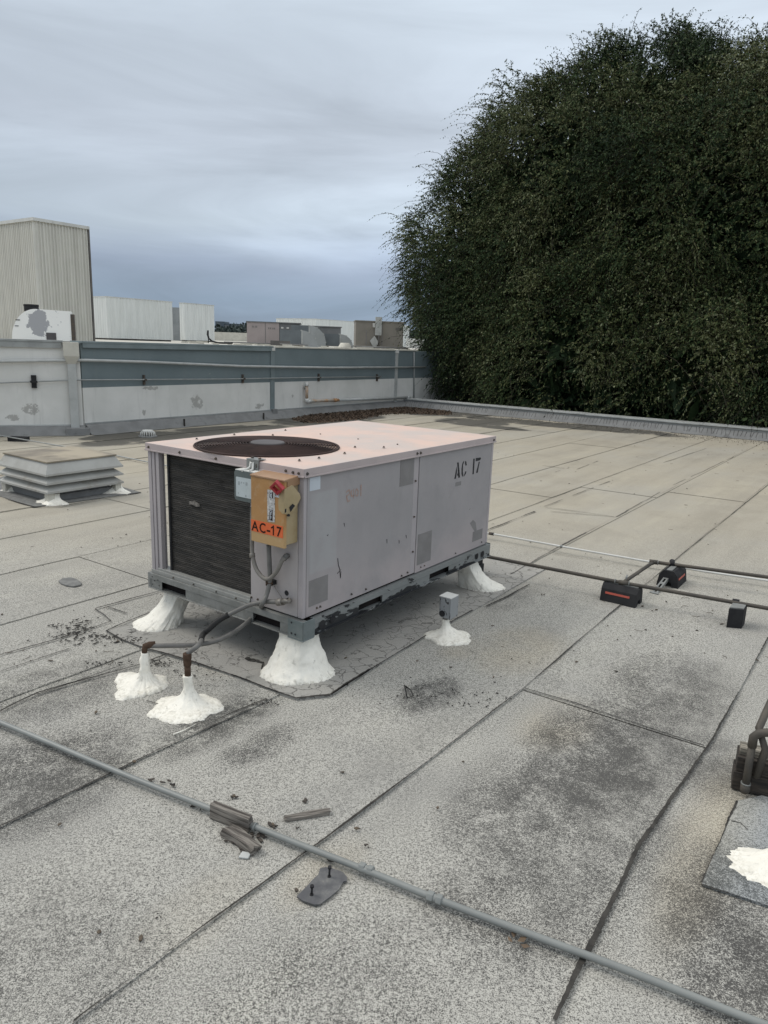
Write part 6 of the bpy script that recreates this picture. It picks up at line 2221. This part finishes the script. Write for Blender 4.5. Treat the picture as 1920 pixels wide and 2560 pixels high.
def make_tree(label, base, lobes, nclump, clump_r, nspray, leaf_len, droop, seed, leaves_per=11, spray_len=(.35, .85), shaggy=.35, core=30000):
    T = thing('tree', label, 'tree', base)
    r_ = np.random.default_rng(seed)
    lob = np.array(lobes)
    camp = np.array(CAM)
    # clump centres on the surface of the union of lobes
    C_, NN, RR = [], [], []
    tries = 0
    wts = lob[:, 3] ** 2
    wts = wts / wts.sum()
    while len(C_) < nclump and tries < 200000:
        tries += 1
        k = r_.choice(len(lob), p=wts)
        d = r_.normal(0, 1, 3)
        d /= np.linalg.norm(d)
        p = lob[k, :3] + d * lob[k, 3] * (1 - .16 * r_.random() ** 1.5)
        dist = np.linalg.norm(lob[:, :3] - p, axis=1) - lob[:, 3]
        if (np.delete(dist, k) < -.9).any():
            continue
        if np.dot(d, camp - p) / np.linalg.norm(camp - p) < -.45 or p[2] < -1.5:
            continue
        # keep off the kerb and our roof
        if np.dot(p[:2] - np.array(PK)[:2], np.array(A)[:2]) < .55:
            continue
        p = p + d * (1.05 * mnoise.noise(Vector(p * .5)) + .35 * mnoise.noise(Vector(p * 1.5)))
        C_.append(p)
        NN.append(d)
        RR.append(clump_r * r_.uniform(.6, 1.35))
    C_, NN, RR = np.array(C_), np.array(NN), np.array(RR)
    ctint = r_.beta(2, 2.4, len(C_)) * .8 + np.array([.25 + .75 * mnoise.noise(Vector(q_ * .45)) for q_ in C_])  # broad noise puts the crown's light and shade masses into the leaf tint
    # sprays
    ci = r_.integers(0, len(C_), nspray)
    d = r_.normal(0, 1, (nspray, 3))
    d /= np.linalg.norm(d, axis=1)[:, None]
    d = d + NN[ci] * .9
    d /= np.linalg.norm(d, axis=1)[:, None]
    P = C_[ci] + d * RR[ci][:, None] * np.array([1, 1, 1.25]) * r_.uniform(.35, 1.0, nspray)[:, None]
    D = d * .8 + NN[ci] * .5 + r_.normal(0, .35, (nspray, 3)) + np.array([0, 0, .25])
    D /= np.linalg.norm(D, axis=1)[:, None]
    L = r_.uniform(*spray_len, nspray) * (1 + (r_.random(nspray) < .07) * r_.uniform(.2, 1.0, nspray) * shaggy * 3 + (r_.random(nspray) < .07) * (NN[ci][:, 2] > .25) * 1.3)
    n = leaves_per
    f = (np.arange(n) + .5) / n
    dr = (droop * L ** 1.0)[:, None, None] * (f ** 2.0)[None, :, None] * np.array([0, 0, -1.0])
    pts = P[:, None, :] + D[:, None, :] * (L[:, None] * f[None, :])[:, :, None] + dr
    tan = D[:, None, :] + np.array([0, 0, -1.0]) * (2 * droop * f)[None, :, None]
    ld = tan * .7 + r_.normal(0, .55, (nspray, n, 3)) + np.array([0, 0, -.45])
    ld /= np.linalg.norm(ld, axis=2)[:, :, None]
    S = leaf_len * r_.uniform(.6, 1.35, (nspray, n)) * (1 - .35 * f)[None, :]
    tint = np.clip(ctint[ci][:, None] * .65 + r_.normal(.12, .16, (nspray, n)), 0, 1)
    pf, lf = pts.reshape(-1, 3), ld.reshape(-1, 3)
    keep = ((pf[:, 0] - PK.x) * A.x + (pf[:, 1] - PK.y) * A.y > .05) | (r_.random(len(pf)) < .06)
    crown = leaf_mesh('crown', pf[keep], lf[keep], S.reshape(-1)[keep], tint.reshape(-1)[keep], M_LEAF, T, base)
    # thin stems as ribbons
    m3 = 4
    ff = np.linspace(0, 1, m3)
    idx = r_.random(nspray) < .55
    Ps, Ds, Ls = P[idx], D[idx], L[idx]
    ns = len(Ps)
    sp = Ps[:, None, :] + Ds[:, None, :] * (Ls[:, None] * ff[None])[:, :, None] + (droop * Ls)[:, None, None] * (ff ** 2)[None, :, None] * np.array([0, 0, -1.0])
    sd = np.cross(Ds, np.array([0, 1.0, 0]))
    sd /= np.linalg.norm(sd, axis=1)[:, None] + 1e-9
    wd_ = np.array([.006, .005, .004, .0015])
    V = np.stack([sp - sd[:, None, :] * wd_[None, :, None], sp + sd[:, None, :] * wd_[None, :, None]], 2).reshape(-1, 3) - np.array(base)
    fi = []
    b0 = np.arange(ns)[:, None] * (2 * m3)
    q = np.concatenate([b0 + np.array([[2 * j, 2 * j + 1, 2 * j + 3, 2 * j + 2]]) for j in range(m3 - 1)], 0)
    me = bpy.data.meshes.new('twigs')
    me.vertices.add(len(V))
    me.vertices.foreach_set('co', V.ravel())
    me.loops.add(q.size)
    me.loops.foreach_set('vertex_index', q.ravel())
    me.polygons.add(len(q))
    me.polygons.foreach_set('loop_start', np.arange(len(q)) * 4)
    me.update(calc_edges=True)
    me.materials.append(M_STEM)
    o = bpy.data.objects.new('twigs', me)
    col.objects.link(o)
    o.parent = T
    o['kind'] = 'stuff'
    # inner foliage: bigger, deeper leaves that close the crown
    k = r_.choice(len(lob), core, p=wts)
    d = r_.normal(0, 1, (core, 3))
    d /= np.linalg.norm(d, axis=1)[:, None]
    deep = r_.random(core) < .38
    P = lob[k, :3] + d * (lob[k, 3] * np.where(deep, r_.uniform(.5, .86, core), r_.uniform(.78, .93, core)))[:, None]
    keep = (P[:, 2] > -2.5) & ((P[:, 0] - PK.x) * A.x + (P[:, 1] - PK.y) * A.y > .5)
    P = P[keep]
    ld = r_.normal(0, 1, P.shape) + np.array([0, 0, -.5])
    ld /= np.linalg.norm(ld, axis=1)[:, None]
    o = leaf_mesh('inner_crown', P, ld, np.where(deep[keep], r_.uniform(.4, .7, len(P)), r_.uniform(.11, .18, len(P))), r_.uniform(0, .35, len(P)), M_LEAF, T, base)  # low tint puts the shade of the crown's inside into the leaves
    o['kind'] = 'stuff'
    # trunk and limbs
    bx = Vector(base)
    top = Vector(lob[0, :3])
    mb = MB().tube([bx, bx * .6 + Vector((top.x, top.y, top.z - 2)) * .4, Vector((top.x, top.y, top.z - 1))], [.45, .36, .22], 12)
    mb.build('trunk', M_BARK, T)
    for j in range(min(7, len(lob))):
        q = Vector(lob[j, :3]) + Vector((0, 0, .4))
        st = bx * .5 + Vector((top.x, top.y, top.z - 1.5)) * .5
        MB().tube([st, (st + q) * .5 + Vector((0, 0, .5)), q], [.18, .12, .05], 8).build('limb', M_BARK, T)
    return T


KN = Vector((A.x, A.y, 0))


def K(s, off, z, r):     # lobe placed along the kerb: s metres from the corner, off metres beyond it
    p = PK + KD * s + KN * off
    return (p.x, p.y, z, r)


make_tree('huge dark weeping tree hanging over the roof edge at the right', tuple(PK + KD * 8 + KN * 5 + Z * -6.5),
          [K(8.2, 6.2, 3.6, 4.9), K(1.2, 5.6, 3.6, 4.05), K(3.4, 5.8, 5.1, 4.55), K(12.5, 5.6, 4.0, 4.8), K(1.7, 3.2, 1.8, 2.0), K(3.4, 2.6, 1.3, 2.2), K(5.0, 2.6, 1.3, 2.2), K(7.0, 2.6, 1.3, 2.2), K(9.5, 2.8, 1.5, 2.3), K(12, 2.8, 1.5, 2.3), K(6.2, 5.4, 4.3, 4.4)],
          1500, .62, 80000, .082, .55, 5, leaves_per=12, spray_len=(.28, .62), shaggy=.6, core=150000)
make_tree('lower leafy shrub in front of the big tree at the right picture edge', tuple(PK + KD * 10.6 + KN * 1.8 + Z * -6.5),
          [K(10.6, 1.9, .1, 1.35), K(9.0, 1.9, -.2, 1.2), K(12.0, 1.8, .0, 1.3)], 60, .45, 2600, .15, .2, 9, leaves_per=9, core=2500)
